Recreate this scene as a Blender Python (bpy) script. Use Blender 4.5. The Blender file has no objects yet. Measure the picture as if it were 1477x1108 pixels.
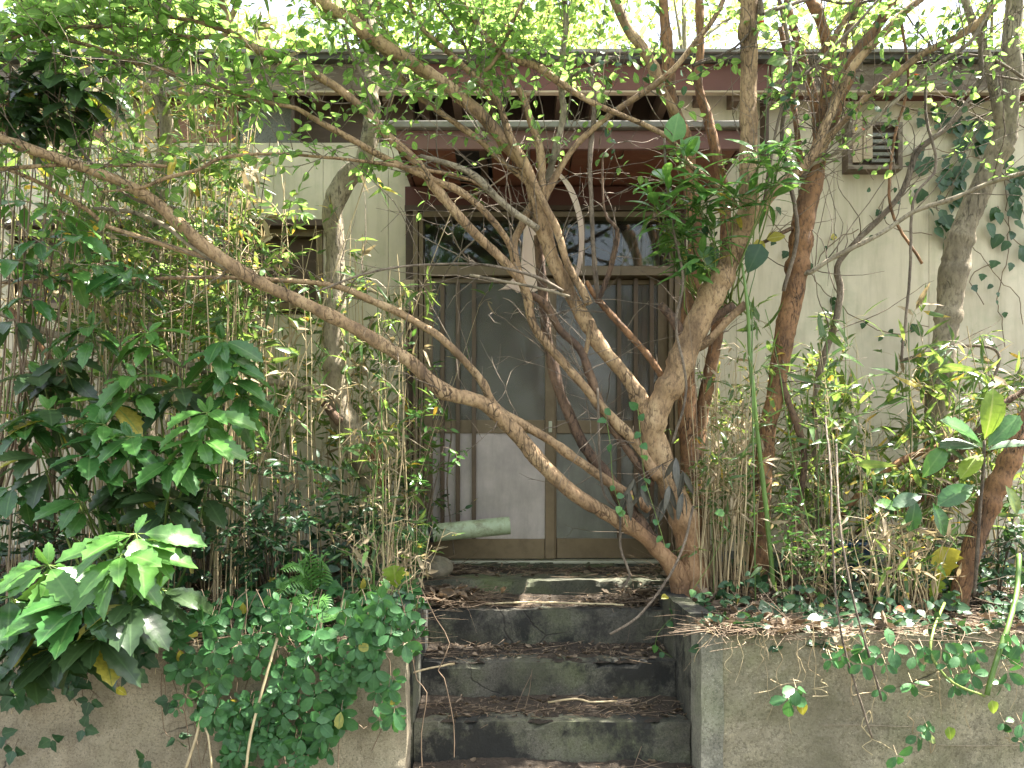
import bpy, math, random
import numpy as np
from mathutils import Vector, Matrix, noise
random.seed(7); rng = np.random.default_rng(7)
R = math.radians
scene = bpy.context.scene
col = scene.collection

# ------------------------------------------------------------------ camera, sky, sun, exposure
F, CX, HY, EH = 1110.0, 738.5, 685.0, 1.5
cam = bpy.data.objects.new('camera', bpy.data.cameras.new('camera')); col.objects.link(cam)
cam.location = (0, 0, EH); cam.rotation_euler = (R(90), 0, 0)
cam.data.sensor_width = 36; cam.data.lens = F / 1477 * 36
cam.data.shift_y = (HY - 554) / 1477
cam.data.clip_end = 800; cam.data.clip_start = 0.05
scene.camera = cam
SUN = Vector((0.44, 0.09, 0.88)).normalized()       # towards the sun: high, from the right, a little behind the house
world = bpy.data.worlds.new('World'); scene.world = world; world.use_nodes = True
wn = world.node_tree.nodes; wl = world.node_tree.links
sky = wn.new('ShaderNodeTexSky'); sky.sky_type = 'NISHITA'; sky.sun_disc = False
sky.sun_elevation = math.asin(SUN.z); sky.sun_rotation = math.atan2(SUN.x, SUN.y)
sky.air_density = 1.2; sky.dust_density = 3.0; sky.ozone_density = 1.0
wn['Background'].inputs[1].default_value = 0.15
# thin bright cloud over the blue: the sky between the leaves is white in the photograph
cl = wn.new('ShaderNodeMix'); cl.data_type = 'RGBA'; cl.inputs[0].default_value = .62; cl.inputs[7].default_value = (1.85, 1.75, 1.5, 1)
wl.new(sky.outputs[0], cl.inputs[6]); wl.new(cl.outputs[2], wn['Background'].inputs[0])
sl = bpy.data.lights.new('sun', 'SUN'); sl.energy = 5.0; sl.angle = R(0.55); sl.color = (1, .95, .86)
so = bpy.data.objects.new('sun', sl); col.objects.link(so); so.location = (8, 6, 20)
so.rotation_euler = SUN.to_track_quat('Z', 'Y').to_euler()
scene.view_settings.view_transform = 'Standard'; scene.view_settings.look = 'None'
scene.view_settings.gamma = 1; scene.view_settings.use_curve_mapping = False
scene.view_settings.exposure = 2.85
scene.cycles.max_bounces = 8; scene.cycles.transparent_max_bounces = 8
scene.cycles.use_denoising = True

# ------------------------------------------------------------------ helpers
def W(px, py, d):                                    # a point of the photograph at distance d -> world
    return Vector(((px - CX) * d / F, d, EH - (py - HY) * d / F))
def tag(o, label=None, cat=None, group=None, kind=None):
    if label: o['label'] = label
    if cat: o['category'] = cat
    if group: o['group'] = group
    if kind: o['kind'] = kind
    return o
def empty(name, loc, label=None, cat=None, group=None):
    o = bpy.data.objects.new(name, None); o.empty_display_size = .1; col.objects.link(o); o.location = loc
    return tag(o, label, cat, group)
def adopt(o, parent):
    if parent is not None:
        o.parent = parent
        off = Vector(parent.location)
        if parent.parent is not None: off = off + Vector(parent.parent.location)
        o.location = Vector(o.location) - off
    return o

class Geo:
    def __init__(s): s.v = []; s.f = []; s.r = []; s.e = []; s.n = 0
    def add(s, V, faces, rnd=None, edge=None):
        V = np.asarray(V, float); m = len(V)
        s.v.append(V)
        nf = 0
        for a in faces:
            a = np.asarray(a, int)
            if len(a): s.f.append(a + s.n); s.r.append(np.full(len(a), random.random() if rnd is None else rnd))
        s.e.append(np.full(m, 1.0) if edge is None else edge)
        s.n += m
    def box(s, x0, x1, y0, y1, z0, z1, rnd=None):
        V = [(x, y, z) for x in (x0, x1) for y in (y0, y1) for z in (z0, z1)]
        s.add(V, [[(0,1,3,2),(4,6,7,5),(0,4,5,1),(2,3,7,6),(0,2,6,4),(1,5,7,3)]], rnd); return s
    def tube(s, P, rad, sides=8, rough=0.0, cap=True, rnd=None):
        P = np.asarray(P, float); n = len(P); rad = np.broadcast_to(np.asarray(rad, float), (n,))
        T = np.gradient(P, axis=0); T /= np.linalg.norm(T, axis=1)[:, None] + 1e-9
        a = np.array((0, 0, 1.)) if abs(T[0, 2]) < .8 else np.array((1., 0, 0))
        u = np.cross(T[0], a); u /= np.linalg.norm(u); U = np.empty_like(P)
        for i in range(n):
            u = u - T[i] * np.dot(u, T[i]); u /= np.linalg.norm(u) + 1e-9; U[i] = u
        B = np.cross(T, U); ang = np.arange(sides) * 2 * math.pi / sides
        rr = rad[:, None] * np.ones((1, sides))
        if rough: rr = rr * (1 + rng.normal(0, rough, (n, sides)))
        V = P[:, None, :] + rr[..., None] * (np.cos(ang)[None, :, None] * U[:, None, :] + np.sin(ang)[None, :, None] * B[:, None, :])
        V = V.reshape(-1, 3)
        i = np.arange(n - 1)[:, None] * sides; j = np.arange(sides)[None, :]; k = (j + 1) % sides
        q = np.stack([i + j, i + k, i + sides + k, i + sides + j], -1).reshape(-1, 4)
        fs = [q]
        if cap:
            V = np.vstack([V, P[0], P[-1]]); c0 = n * sides
            j = np.arange(sides); k = (j + 1) % sides
            fs.append(np.stack([np.full(sides, c0), k, j], -1))
            fs.append(np.stack([np.full(sides, c0 + 1), (n - 1) * sides + j, (n - 1) * sides + k], -1))
        s.add(V, fs, rnd); return s
    def mesh(s, name, mat, smooth=True, origin=(0, 0, 0)):
        me = bpy.data.meshes.new(name)
        V = np.concatenate(s.v) - np.array(origin, float)
        tot = np.concatenate([np.full(len(a), a.shape[1]) for a in s.f]); idx = np.concatenate([a.ravel() for a in s.f])
        me.vertices.add(len(V)); me.vertices.foreach_set('co', V.ravel())
        me.loops.add(len(idx)); me.loops.foreach_set('vertex_index', idx)
        me.polygons.add(len(tot)); st = np.concatenate([[0], np.cumsum(tot)[:-1]])
        me.polygons.foreach_set('loop_start', st); me.polygons.foreach_set('loop_total', tot)
        me.polygons.foreach_set('use_smooth', np.full(len(tot), smooth))
        me.update(calc_edges=True)
        at = me.attributes.new('rnd', 'FLOAT', 'FACE'); at.data.foreach_set('value', np.concatenate(s.r))
        at = me.attributes.new('edge', 'FLOAT', 'POINT'); at.data.foreach_set('value', np.concatenate(s.e))
        me.materials.append(mat)
        return me
    def build(s, name, mat, parent=None, smooth=False, bevel=0, kind=None, label=None, origin=None):
        if not s.v: return None
        if origin is None:
            V = np.concatenate(s.v); origin = (V.min(0) + V.max(0)) / 2
        o = bpy.data.objects.new(name, s.mesh(name, mat, smooth, origin)); col.objects.link(o)
        o.location = origin; adopt(o, parent)
        if bevel:
            m = o.modifiers.new('bevel', 'BEVEL'); m.width = bevel; m.segments = 2; m.limit_method = 'ANGLE'
        return tag(o, label, kind=kind)
def box(name, x0, x1, y0, y1, z0, z1, mat, parent=None, bevel=0, **k):
    return Geo().box(x0, x1, y0, y1, z0, z1).build(name, mat, parent, bevel=bevel, **k)

def spline(pts, step=.04):                            # Catmull-Rom through rows (x,y,z,r)
    P = np.asarray(pts, float)
    if len(P) == 2: P = np.vstack([P[0], (P[0] + P[1]) / 2, P[1]])
    Q = np.vstack([2 * P[0] - P[1], P, 2 * P[-1] - P[-2]]); out = []
    for i in range(len(P) - 1):
        a, b, c, d = Q[i:i + 4]; L = np.linalg.norm((c - b)[:3]); n = max(2, int(L / step))
        t = np.linspace(0, 1, n, endpoint=False)[:, None]
        out.append(.5 * (2 * b + (c - a) * t + (2 * a - 5 * b + 4 * c - d) * t ** 2 + (3 * b - a - 3 * c + d) * t ** 3))
    out.append(P[-1:]); return np.vstack(out)

# ------------------------------------------------------------------ materials
class Mat:
    def __init__(s, name):
        s.m = bpy.data.materials.new(name); s.m.use_nodes = True; s.N = s.m.node_tree.nodes; s.L = s.m.node_tree.links
        s.b = s.N['Principled BSDF']
    def n(s, t, **kw):
        x = s.N.new(t)
        for k, v in kw.items():
            if k in x.inputs.keys(): x.inputs[k].default_value = v
            else: setattr(x, k, v)
        return x
    def coord(s, sc=(1, 1, 1), obj=True):
        if obj:
            c = s.n('ShaderNodeTexCoord'); o = c.outputs['Object']
        else:
            c = s.n('ShaderNodeNewGeometry'); o = c.outputs['Position']
        m = s.n('ShaderNodeMapping'); m.inputs['Scale'].default_value = sc; s.L.new(o, m.inputs[0]); return m.outputs[0]
    def noise(s, scale, detail=6, rough=.6, co=None, dist=0):
        x = s.n('ShaderNodeTexNoise', Scale=scale, Detail=detail, Roughness=rough, Distortion=dist)
        if co is not None: s.L.new(co, x.inputs['Vector'])
        return x.outputs[0]
    def ramp(s, fac, stops, interp='LINEAR'):
        r = s.n('ShaderNodeValToRGB'); r.color_ramp.interpolation = interp; e = r.color_ramp.elements
        while len(e) < len(stops): e.new(.5)
        for i, (p, c) in enumerate(stops):
            e[i].position = p; e[i].color = (*(c if isinstance(c, tuple) else (c, c, c)), 1)
        s.L.new(fac, r.inputs[0]); return r.outputs[0]
    def mix(s, fac, a, b, mode='MIX'):
        x = s.n('ShaderNodeMix', data_type='RGBA', blend_type=mode)
        for sock, v in ((x.inputs[0], fac), (x.inputs[6], a), (x.inputs[7], b)):
            if isinstance(v, (int, float)): sock.default_value = v if sock == x.inputs[0] else (v, v, v, 1)
            elif isinstance(v, tuple): sock.default_value = (*v, 1)
            else: s.L.new(v, sock)
        return x.outputs[2]
    def bump(s, h, strength=.3, dist=.01):
        x = s.n('ShaderNodeBump', Strength=strength, Distance=dist); s.L.new(h, x.inputs['Height']); s.L.new(x.outputs[0], s.b.inputs['Normal']); return x
    def color(s, c):
        if isinstance(c, tuple): s.b.inputs['Base Color'].default_value = (*c, 1)
        else: s.L.new(c, s.b.inputs['Base Color'])
    def set(s, **k):
        for a, v in k.items(): s.b.inputs[a.replace('_', ' ')].default_value = v
        return s

def bark(name, light, mid, dark, lichen=.0, sc=1.0):
    M = Mat(name); co = M.coord((1, 1, .45), obj=False)
    n1 = M.noise(9 * sc, 8, .65, co); n2 = M.noise(70 * sc, 6, .7, co); n3 = M.noise(4 * sc, 4, .5, co, 1.0)
    c = M.ramp(n1, [(.3, dark), (.5, mid), (.72, light)])
    c = M.mix(M.ramp(n2, [(.36, .85), (.52, 0.)]), c, dark)
    vo = M.n('ShaderNodeTexVoronoi', Scale=26 * sc, feature='DISTANCE_TO_EDGE'); wv = M.mix(.12, M.coord((1.6, 1.6, .35), obj=False), M.n('ShaderNodeTexNoise', Scale=12.).outputs[1]); M.L.new(wv, vo.inputs['Vector'])
    ck = M.mix(1.0, M.ramp(vo.outputs[0], [(.0, 1.), (.07, 0.)]), M.ramp(M.noise(6, 5, .7, co), [(.50, 0.), (.60, 1.)]), 'MULTIPLY')
    c = M.mix(ck, c, tuple(x * .6 for x in dark))
    if name == 'bark_tan':                           # reddish flaking bark near the foot of the stems
        sp_ = M.n('ShaderNodeSeparateXYZ'); M.L.new(M.coord(obj=False), sp_.inputs[0])
        ma = M.n('ShaderNodeMath', operation='MULTIPLY_ADD'); M.L.new(M.noise(6, 5, .6), ma.inputs[0]); ma.inputs[1].default_value = 1.3; M.L.new(sp_.outputs[2], ma.inputs[2])
        mr = M.n('ShaderNodeMapRange'); M.L.new(ma.outputs[0], mr.inputs[0]); mr.inputs[1].default_value = 1.75; mr.inputs[2].default_value = 2.25; mr.inputs[3].default_value = .65; mr.inputs[4].default_value = 0
        red = M.ramp(n1, [(.3, (.10, .05, .028)), (.5, (.28, .145, .068)), (.72, (.42, .235, .12))]); c = M.mix(mr.outputs[0], c, red)
    M.color(c); M.set(Roughness=.85)
    h = M.mix(.5, n1, n2); h = M.mix(ck, h, 0.0); M.bump(h, 1.0, .014); return M.m
B_main = bark('bark_tan', (.52, .375, .215), (.36, .235, .125), (.11, .068, .038), .35)
B_brown = bark('bark_brown', (.40, .22, .105), (.26, .135, .062), (.07, .04, .024), .2)
B_wet = bark('bark_dark', (.24, .15, .09), (.15, .09, .055), (.035, .022, .017), .0)
B_pale = bark('bark_grey', (.42, .36, .26), (.28, .23, .155), (.12, .095, .065), .7, .8)
B_vine = bark('bark_vine', (.30, .24, .18), (.20, .155, .11), (.08, .06, .045), .3, 2)

def leafmat(name, c1, c2, trans, yellow=0.0, rough=.4, tf=.45, spec=.5, rib=(.16, .24, .07), spot=0):
    M = Mat(name)
    at = M.n('ShaderNodeAttribute', attribute_name='rnd'); oi = M.n('ShaderNodeObjectInfo')
    ad = M.n('ShaderNodeMath', operation='ADD'); M.L.new(at.outputs['Fac'], ad.inputs[0]); M.L.new(oi.outputs['Random'], ad.inputs[1])
    fr = M.n('ShaderNodeMath', operation='FRACT'); M.L.new(ad.outputs[0], fr.inputs[0]); r = fr.outputs[0]
    mid = tuple((a + b) / 2 for a, b in zip(c1, c2))
    st = [(0., c1), (.5, mid), (1 - yellow - .002 if yellow else 1., c2)]
    if yellow: st += [(1 - yellow + .001, (.38, .32, .06))]
    c = M.ramp(r, st)
    co = M.coord(obj=False); nn = M.noise(55, 3, .6, co)
    c = M.mix(M.ramp(nn, [(.35, .35), (.6, 0.)]), c, tuple(x * .55 for x in c1))
    if spot: c = M.mix(M.ramp(M.noise(130, 2, .5, co), [(.70, 0.), (.72, 1.)]), c, (.5, .5, .12))
    ed = M.n('ShaderNodeAttribute', attribute_name='edge')
    c = M.mix(M.ramp(ed.outputs['Fac'], [(.0, .8), (.13, 0.)]), c, rib)
    M.color(c); M.set(Roughness=rough, Specular_IOR_Level=spec)
    M.bump(nn, .25, .004)
    tr = M.n('ShaderNodeBsdfTranslucent')
    tc = M.mix(1.0, c, tuple(t / max(.01, (a + b) / 2) for t, a, b in zip(trans, c1, c2)), 'MULTIPLY')
    # transmitted light is yellower than the leaf's own green
    M.L.new(tc, tr.inputs[0])
    ms = M.n('ShaderNodeMixShader'); ms.inputs[0].default_value = tf
    M.L.new(M.b.outputs[0], ms.inputs[1]); M.L.new(tr.outputs[0], ms.inputs[2])
    M.L.new(ms.outputs[0], M.N['Material Output'].inputs[0]); return M.m
L_can = leafmat('leaf_canopy', (.06, .13, .025), (.10, .19, .035), (.36, .60, .13), rough=.5, tf=.5)
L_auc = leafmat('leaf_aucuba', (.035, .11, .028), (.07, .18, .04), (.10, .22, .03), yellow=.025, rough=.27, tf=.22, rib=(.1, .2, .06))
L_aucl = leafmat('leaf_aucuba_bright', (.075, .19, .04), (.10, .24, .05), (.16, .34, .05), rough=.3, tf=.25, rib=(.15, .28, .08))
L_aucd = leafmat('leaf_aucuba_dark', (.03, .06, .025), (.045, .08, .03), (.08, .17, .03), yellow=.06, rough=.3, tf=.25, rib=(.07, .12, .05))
L_bam = leafmat('leaf_bamboo', (.045, .11, .03), (.09, .17, .045), (.26, .38, .07), yellow=.05, rough=.35, tf=.4, rib=(.12, .17, .06))
L_crp = leafmat('leaf_creeper', (.032, .11, .03), (.052, .165, .042), (.08, .22, .04), yellow=.004, rough=.5, tf=.25, rib=(.06, .15, .05))
L_ivy = leafmat('leaf_ivy', (.02, .06, .025), (.038, .10, .035), (.07, .16, .03), yellow=.01, rough=.42, tf=.2, rib=(.06, .11, .05))
L_old = leafmat('leaf_oleander', (.07, .17, .045), (.11, .24, .055), (.16, .30, .05), yellow=.04, rough=.25, tf=.3, rib=(.14, .24, .08))
L_lime = leafmat('leaf_lime', (.20, .32, .04), (.26, .38, .05), (.40, .55, .06), rough=.45, tf=.5, rib=(.35, .42, .12))
L_yel = leafmat('leaf_yellow', (.36, .33, .03), (.44, .39, .05), (.55, .50, .05), rough=.5, tf=.4, rib=(.5, .45, .15))
L_red = leafmat('leaf_red', (.35, .05, .02), (.50, .12, .03), (.60, .12, .03), rough=.5, tf=.4, rib=(.4, .15, .05))
L_dry = leafmat('leaf_dry', (.05, .034, .022), (.30, .225, .15), (.20, .13, .07), rough=.8, tf=.12, rib=(.2, .14, .09))
L_straw = leafmat('leaf_straw', (.30, .23, .14), (.42, .34, .21), (.36, .28, .14), rough=.7, tf=.3, rib=(.4, .32, .2))
L_bg = leafmat('leaf_backdrop', (.07, .13, .03), (.12, .19, .04), (.48, .62, .14), rough=.6, tf=.6)

def stemmat(name, a, b, rough=.6, sc=30):
    M = Mat(name); at = M.n('ShaderNodeAttribute', attribute_name='rnd'); oi = M.n('ShaderNodeObjectInfo')
    ad = M.n('ShaderNodeMath', operation='ADD'); M.L.new(at.outputs['Fac'], ad.inputs[0]); M.L.new(oi.outputs['Random'], ad.inputs[1])
    fr = M.n('ShaderNodeMath', operation='FRACT'); M.L.new(ad.outputs[0], fr.inputs[0])
    c = M.mix(fr.outputs[0], a, b); n = M.noise(sc, 5, .6, M.coord((1, 1, .3), obj=False))
    c = M.mix(M.ramp(n, [(.35, .6), (.6, 0.)]), c, tuple(x * .4 for x in a)); M.color(c); M.set(Roughness=rough); return M.m
S_cane = stemmat('dry_cane', (.36, .26, .145), (.58, .47, .27), .5)
S_green = stemmat('green_stem', (.10, .18, .04), (.20, .26, .06), .4)
S_brown = stemmat('brown_twig', (.16, .105, .065), (.27, .20, .13), .8)
S_gcane = stemmat('green_cane', (.10, .19, .04), (.15, .25, .055), .4, 14)

def wallmat():
    M = Mat('cream_siding'); co = M.coord(obj=False)
    c = M.ramp(M.noise(1.6, 6, .6, co), [(.35, (.53, .465, .36)), (.65, (.65, .575, .45))])
    st = M.noise(5, 6, .65, M.coord((3, 3, .35), obj=False))
    c = M.mix(M.ramp(st, [(.46, 0.), (.72, .6)]), c, (.36, .32, .22))
    c = M.mix(M.ramp(M.noise(2.3, 8, .7, co), [(.5, 0.), (.68, .5)]), c, (.33, .34, .22))
    c = M.mix(M.ramp(M.noise(24, 6, .7, co), [(.62, 0.), (.72, .35)]), c, (.30, .30, .22))
    M.color(c); M.set(Roughness=.8); M.bump(M.noise(120, 5, .6, co), .15, .002); return M.m
def concmat(name, a, b, moss=.4, black=.3, bump=.5, sc=1, rough_sc=90, blk=(.014, .014, .012)):
    M = Mat(name); co = M.coord(obj=False)
    c = M.ramp(M.noise(5 * sc, 8, .7, co), [(.3, a), (.7, b)])
    agg = M.noise(rough_sc, 5, .75, co)
    c = M.mix(M.ramp(agg, [(.40, .7), (.5, 0.)]), c, tuple(x * .45 for x in a))
    c = M.mix(M.ramp(M.noise(rough_sc * 1.7, 2, .5, co), [(.62, 0.), (.68, .5)]), c, tuple(min(.7, x * 1.6) for x in b))
    c = M.mix(M.ramp(M.noise(2.6, 7, .65, co), [(.46, 0.), (.66, moss)]), c, (.10, .125, .04))
    c = M.mix(M.ramp(M.noise(3.0, 9, .72, M.coord((1, 1, .8), obj=False)), [(.47, 0.), (.56, black)]), c, blk)
    c = M.mix(M.ramp(M.noise(1.3, 9, .7, M.coord((1, 1, .6), obj=False)), [(.47, 0.), (.62, .6)]), c, tuple(x * .5 for x in a))
    vo = M.n('ShaderNodeTexVoronoi', Scale=1.7, feature='DISTANCE_TO_EDGE'); wv = M.mix(.10, co, M.n('ShaderNodeTexNoise', Scale=5., Detail=8.).outputs[1]); M.L.new(wv, vo.inputs['Vector'])
    ck = M.mix(1.0, M.ramp(vo.outputs[0], [(.0, 1.), (.006, 0.)]), M.ramp(M.noise(1.7, 3, .5, co), [(.50, 0.), (.55, 1.)]), 'MULTIPLY'); c = M.mix(ck, c, (.03, .025, .02))
    M.color(c); M.set(Roughness=.92); M.bump(M.mix(ck, M.mix(.5, agg, M.noise(18, 6, .7, co)), 0.0), bump, .012); return M.m
def paintwood(name, paint, wood, peel=.5, thr=.6):
    M = Mat(name); co = M.coord((.5, 1, 4), obj=False); g = M.noise(14, 8, .7, co)
    p = M.ramp(M.noise(3, 5, .6, M.coord(obj=False)), [(.3, tuple(x * .8 for x in paint)), (.7, paint)])
    w = M.ramp(g, [(.3, tuple(x * .5 for x in wood)), (.7, wood)])
    k = M.ramp(M.noise(9, 9, .75, M.coord((.5, 1, 1.6), obj=False)), [(thr, 0.), (thr + .03, peel)])
    M.color(M.mix(k, p, w)); M.set(Roughness=.65); M.bump(M.mix(.5, k, g), .35, .004); return M.m
def metalmat(name, c, rough=.45, metal=.5, dirt=.3):
    M = Mat(name); co = M.coord(obj=False)
    x = M.mix(M.ramp(M.noise(8, 7, .7, co), [(.45, 0.), (.7, dirt)]), c, tuple(a * .35 for a in c))
    M.color(x); M.set(Roughness=rough, Metallic=metal); return M.m
M_wall = wallmat()
M_conc = concmat('step_concrete', (.07, .065, .050), (.145, .134, .103), .45, .97, .6)
M_land = concmat('mossy_concrete', (.08, .08, .055), (.14, .14, .095), .85, .4, .5)
M_rwall = concmat('rough_concrete', (.28, .24, .155), (.43, .375, .26), .5, .4, 1.0, rough_sc=75, blk=(.10, .085, .06))
M_lwall = concmat('tan_concrete', (.33, .27, .18), (.44, .37, .27), .22, .35, .5, rough_sc=110, blk=(.13, .095, .06))
M_mortar = concmat('mortar', (.22, .205, .155), (.33, .31, .24), .5, .4, .5)
M_found = concmat('foundation', (.20, .20, .18), (.27, .27, .25), .3, .2, .3)
M_fred = paintwood('fascia_red', (.13, .048, .036), (.40, .34, .24), .9, .62)
M_fbare = paintwood('fascia_weathered', (.12, .082, .06), (.26, .21, .155), .9, .48)
M_fgrey = paintwood('fascia_greybrown', (.17, .13, .10), (.27, .22, .17), .8, .55)
M_pink = paintwood('awning_fascia', (.22, .11, .10), (.42, .34, .27), .9, .70)
M_ply = paintwood('red_plywood', (.22, .075, .045), (.30, .13, .08), .6, .5)
M_beam = paintwood('door_beam', (.10, .03, .022), (.2, .09, .06), .5, .66)
M_dwood = paintwood('dark_wood', (.075, .045, .03), (.13, .08, .055), .5, .55)
M_rafter = paintwood('rafter_wood', (.12, .075, .05), (.18, .12, .08), .5, .5)
M_board = paintwood('shutter_board', (.26, .13, .08), (.36, .24, .16), .5, .55)
M_plypale = paintwood('pale_board', (.42, .32, .22), (.50, .42, .30), .5, .5)
M_veneer = paintwood('peeled_veneer', (.66, .50, .41), (.70, .55, .45), .5, .6)
M_roof = metalmat('roof_edge', (.075, .07, .06), .6, .2)
M_gut = metalmat('gutter_grey', (.24, .22, .20), .45, .2, .5)
M_alu = metalmat('bronze_aluminium', (.17, .125, .078), .4, .5, .45)
M_alud = metalmat('bronze_grille', (.11, .075, .05), .45, .4, .4)
M_track = metalmat('door_track', (.42, .42, .33), .4, .5, .4)
M_blue = metalmat('blue_plastic', (.015, .05, .10), .4, 0, .3)
M_black = metalmat('hose_clamp', (.03, .03, .03), .5, .2, .1)
def pipemat():
    M = Mat('green_pipe'); co = M.coord(obj=False)
    c = M.ramp(M.noise(6, 6, .6, co), [(.3, (.34, .42, .27)), (.7, (.48, .55, .38))])
    c = M.mix(M.ramp(M.noise(13, 8, .75, co), [(.46, 0.), (.62, .8)]), c, (.17, .165, .09)); M.color(c); M.set(Roughness=.4); return M.m
M_pipe = pipemat()
def stonemat():
    M = Mat('river_stone'); co = M.coord(obj=False)
    c = M.ramp(M.noise(12, 8, .7, co), [(.35, (.10, .09, .06)), (.65, (.24, .205, .145))]); M.color(c); M.set(Roughness=.8); M.bump(M.noise(60, 5, .6, co), .4, .004); return M.m
M_stone = stonemat()
def glassmat(name, tint, rough, diff, dcol, spec=.5):
    M = Mat(name); co = M.coord(obj=False)
    M.set(Roughness=rough, Transmission_Weight=1.0, IOR=1.45); M.color(tint)
    D = M.n('ShaderNodeBsdfPrincipled', Roughness=.20)
    st = M.noise(9, 7, .7, M.coord((1, 1, .25), obj=False))
    dn = M.ramp(M.noise(2.8, 6, .65, co), [(.32, tuple(x * .58 for x in dcol)), (.65, dcol)])
    dn = M.mix(M.ramp(M.noise(300, 2, .5, co), [(.4, .35), (.6, 0.)]), dn, tuple(x * .6 for x in dcol))
    dn = M.mix(M.ramp(st, [(.45, 0.), (.7, .6)]), dn, tuple(x * .45 for x in dcol))
    M.L.new(dn, D.inputs['Base Color'])
    ms = M.n('ShaderNodeMixShader'); ms.inputs[0].default_value = diff
    M.L.new(M.b.outputs[0], ms.inputs[1]); M.L.new(D.outputs[0], ms.inputs[2]); M.L.new(ms.outputs[0], M.N['Material Output'].inputs[0])
    M.bump(M.noise(3, 3, .5, co), .08, .02); return M.m
G_clear = glassmat('window_glass', (.75, .8, .75), .03, .06, (.14, .15, .12))
G_frost = glassmat('frosted_glass', (.7, .72, .68), .12, .5, (.25, .225, .195))
G_glare = glassmat('frosted_panel_painted_glare', (.8, .74, .72), .3, .92, (.66, .57, .545))  # reflection of the bright ground is put into this pane's pale colour
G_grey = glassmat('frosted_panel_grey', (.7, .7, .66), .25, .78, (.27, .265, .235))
def soilmat():
    M = Mat('soil'); co = M.coord(obj=False)
    c = M.ramp(M.noise(10, 8, .7, co), [(.3, (.025, .018, .012)), (.7, (.075, .055, .036))]); M.color(c); M.set(Roughness=1); M.bump(M.noise(40, 8, .7, co), 1, .03); return M.m
M_soil = soilmat()
def hillmat():
    M = Mat('hill_undergrowth'); co = M.coord(obj=False)
    c = M.ramp(M.noise(1.2, 8, .7, co), [(.3, (.03, .05, .015)), (.7, (.07, .10, .03))]); M.color(c); M.set(Roughness=1); M.bump(M.noise(6, 8, .7, co), 1, .3); return M.m
def roadmat():
    M = Mat('asphalt'); co = M.coord(obj=False)
    M.color(M.ramp(M.noise(60, 8, .7, co), [(.3, (.045, .044, .042)), (.7, (.08, .077, .07))])); M.set(Roughness=.9); M.bump(M.noise(150, 4, .6, co), .5, .005); return M.m
def curtmat():
    M = Mat('beige_curtain'); M.color((.45, .34, .24)); M.set(Roughness=.9); return M.m

# ------------------------------------------------------------------ ground
def gz(y, x=0):
    t = min(1, max(0, (y - 3.2) / 1.5))
    return .80 + .13 * t + .035 * noise.noise(Vector((x * 1.5, y * 1.5, 3))) + .012 * noise.noise(Vector((x * 7, y * 7, 1)))
g = Geo(); g.add([(-400, -400, 0), (400, -400, 0), (400, 400, 0), (-400, 400, 0)], [[(0, 1, 2, 3)]]); tag(g.build('ground', hillmat()), kind='structure')
g = Geo(); g.add([(-60, -3.2, .004), (60, -3.2, .004), (60, 2.6, .004), (-60, 2.6, .004)], [[(0, 1, 2, 3)]]); tag(g.build('road', roadmat()), kind='structure')
def soil(name, x0, x1, y0, y1):
    xs = np.arange(x0, x1 + .05, .07); ys = np.linspace(y0, y1, 26); nx = len(xs)
    V = [(x, y, gz(y, x)) for y in ys for x in xs]
    i = np.arange(len(ys) - 1)[:, None] * nx; j = np.arange(nx - 1)[None, :]
    q = np.stack([i + j, i + j + 1, i + j + 1 + nx, i + j + nx], -1).reshape(-1, 4)
    G = Geo(); G.add(V, [q]); tag(G.build(name, M_soil, smooth=True), kind='structure')
soil('garden_soil', -6, -.55, 3.30, 4.86); soil('garden_soil', .90, 6, 3.30, 4.86)
G = Geo(); G.box(-6, -.56, 3.31, 14, -.3, .70); G.box(.87, 6, 3.31, 14, -.3, .70); G.box(-.555, .865, 4.73, 14, -.3, .695); tag(G.build('earth_bank', M_soil), kind='structure')
G = Geo(); xs = np.linspace(-60, 60, 50); ys = np.linspace(12, 70, 26); nx = len(xs)
V = [(x, y, min(16, .7 + (y - 12) * .30) + 1.2 * noise.noise(Vector((x * .1, y * .1, 0))) - (.9 if y < 12.5 else 0)) for y in ys for x in xs]
i = np.arange(25)[:, None] * nx; j = np.arange(nx - 1)[None, :]
G.add(V, [np.stack([i + j, i + j + 1, i + j + 1 + nx, i + j + nx], -1).reshape(-1, 4)]); tag(G.build('hillside', hillmat(), smooth=True), kind='structure')

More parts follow.
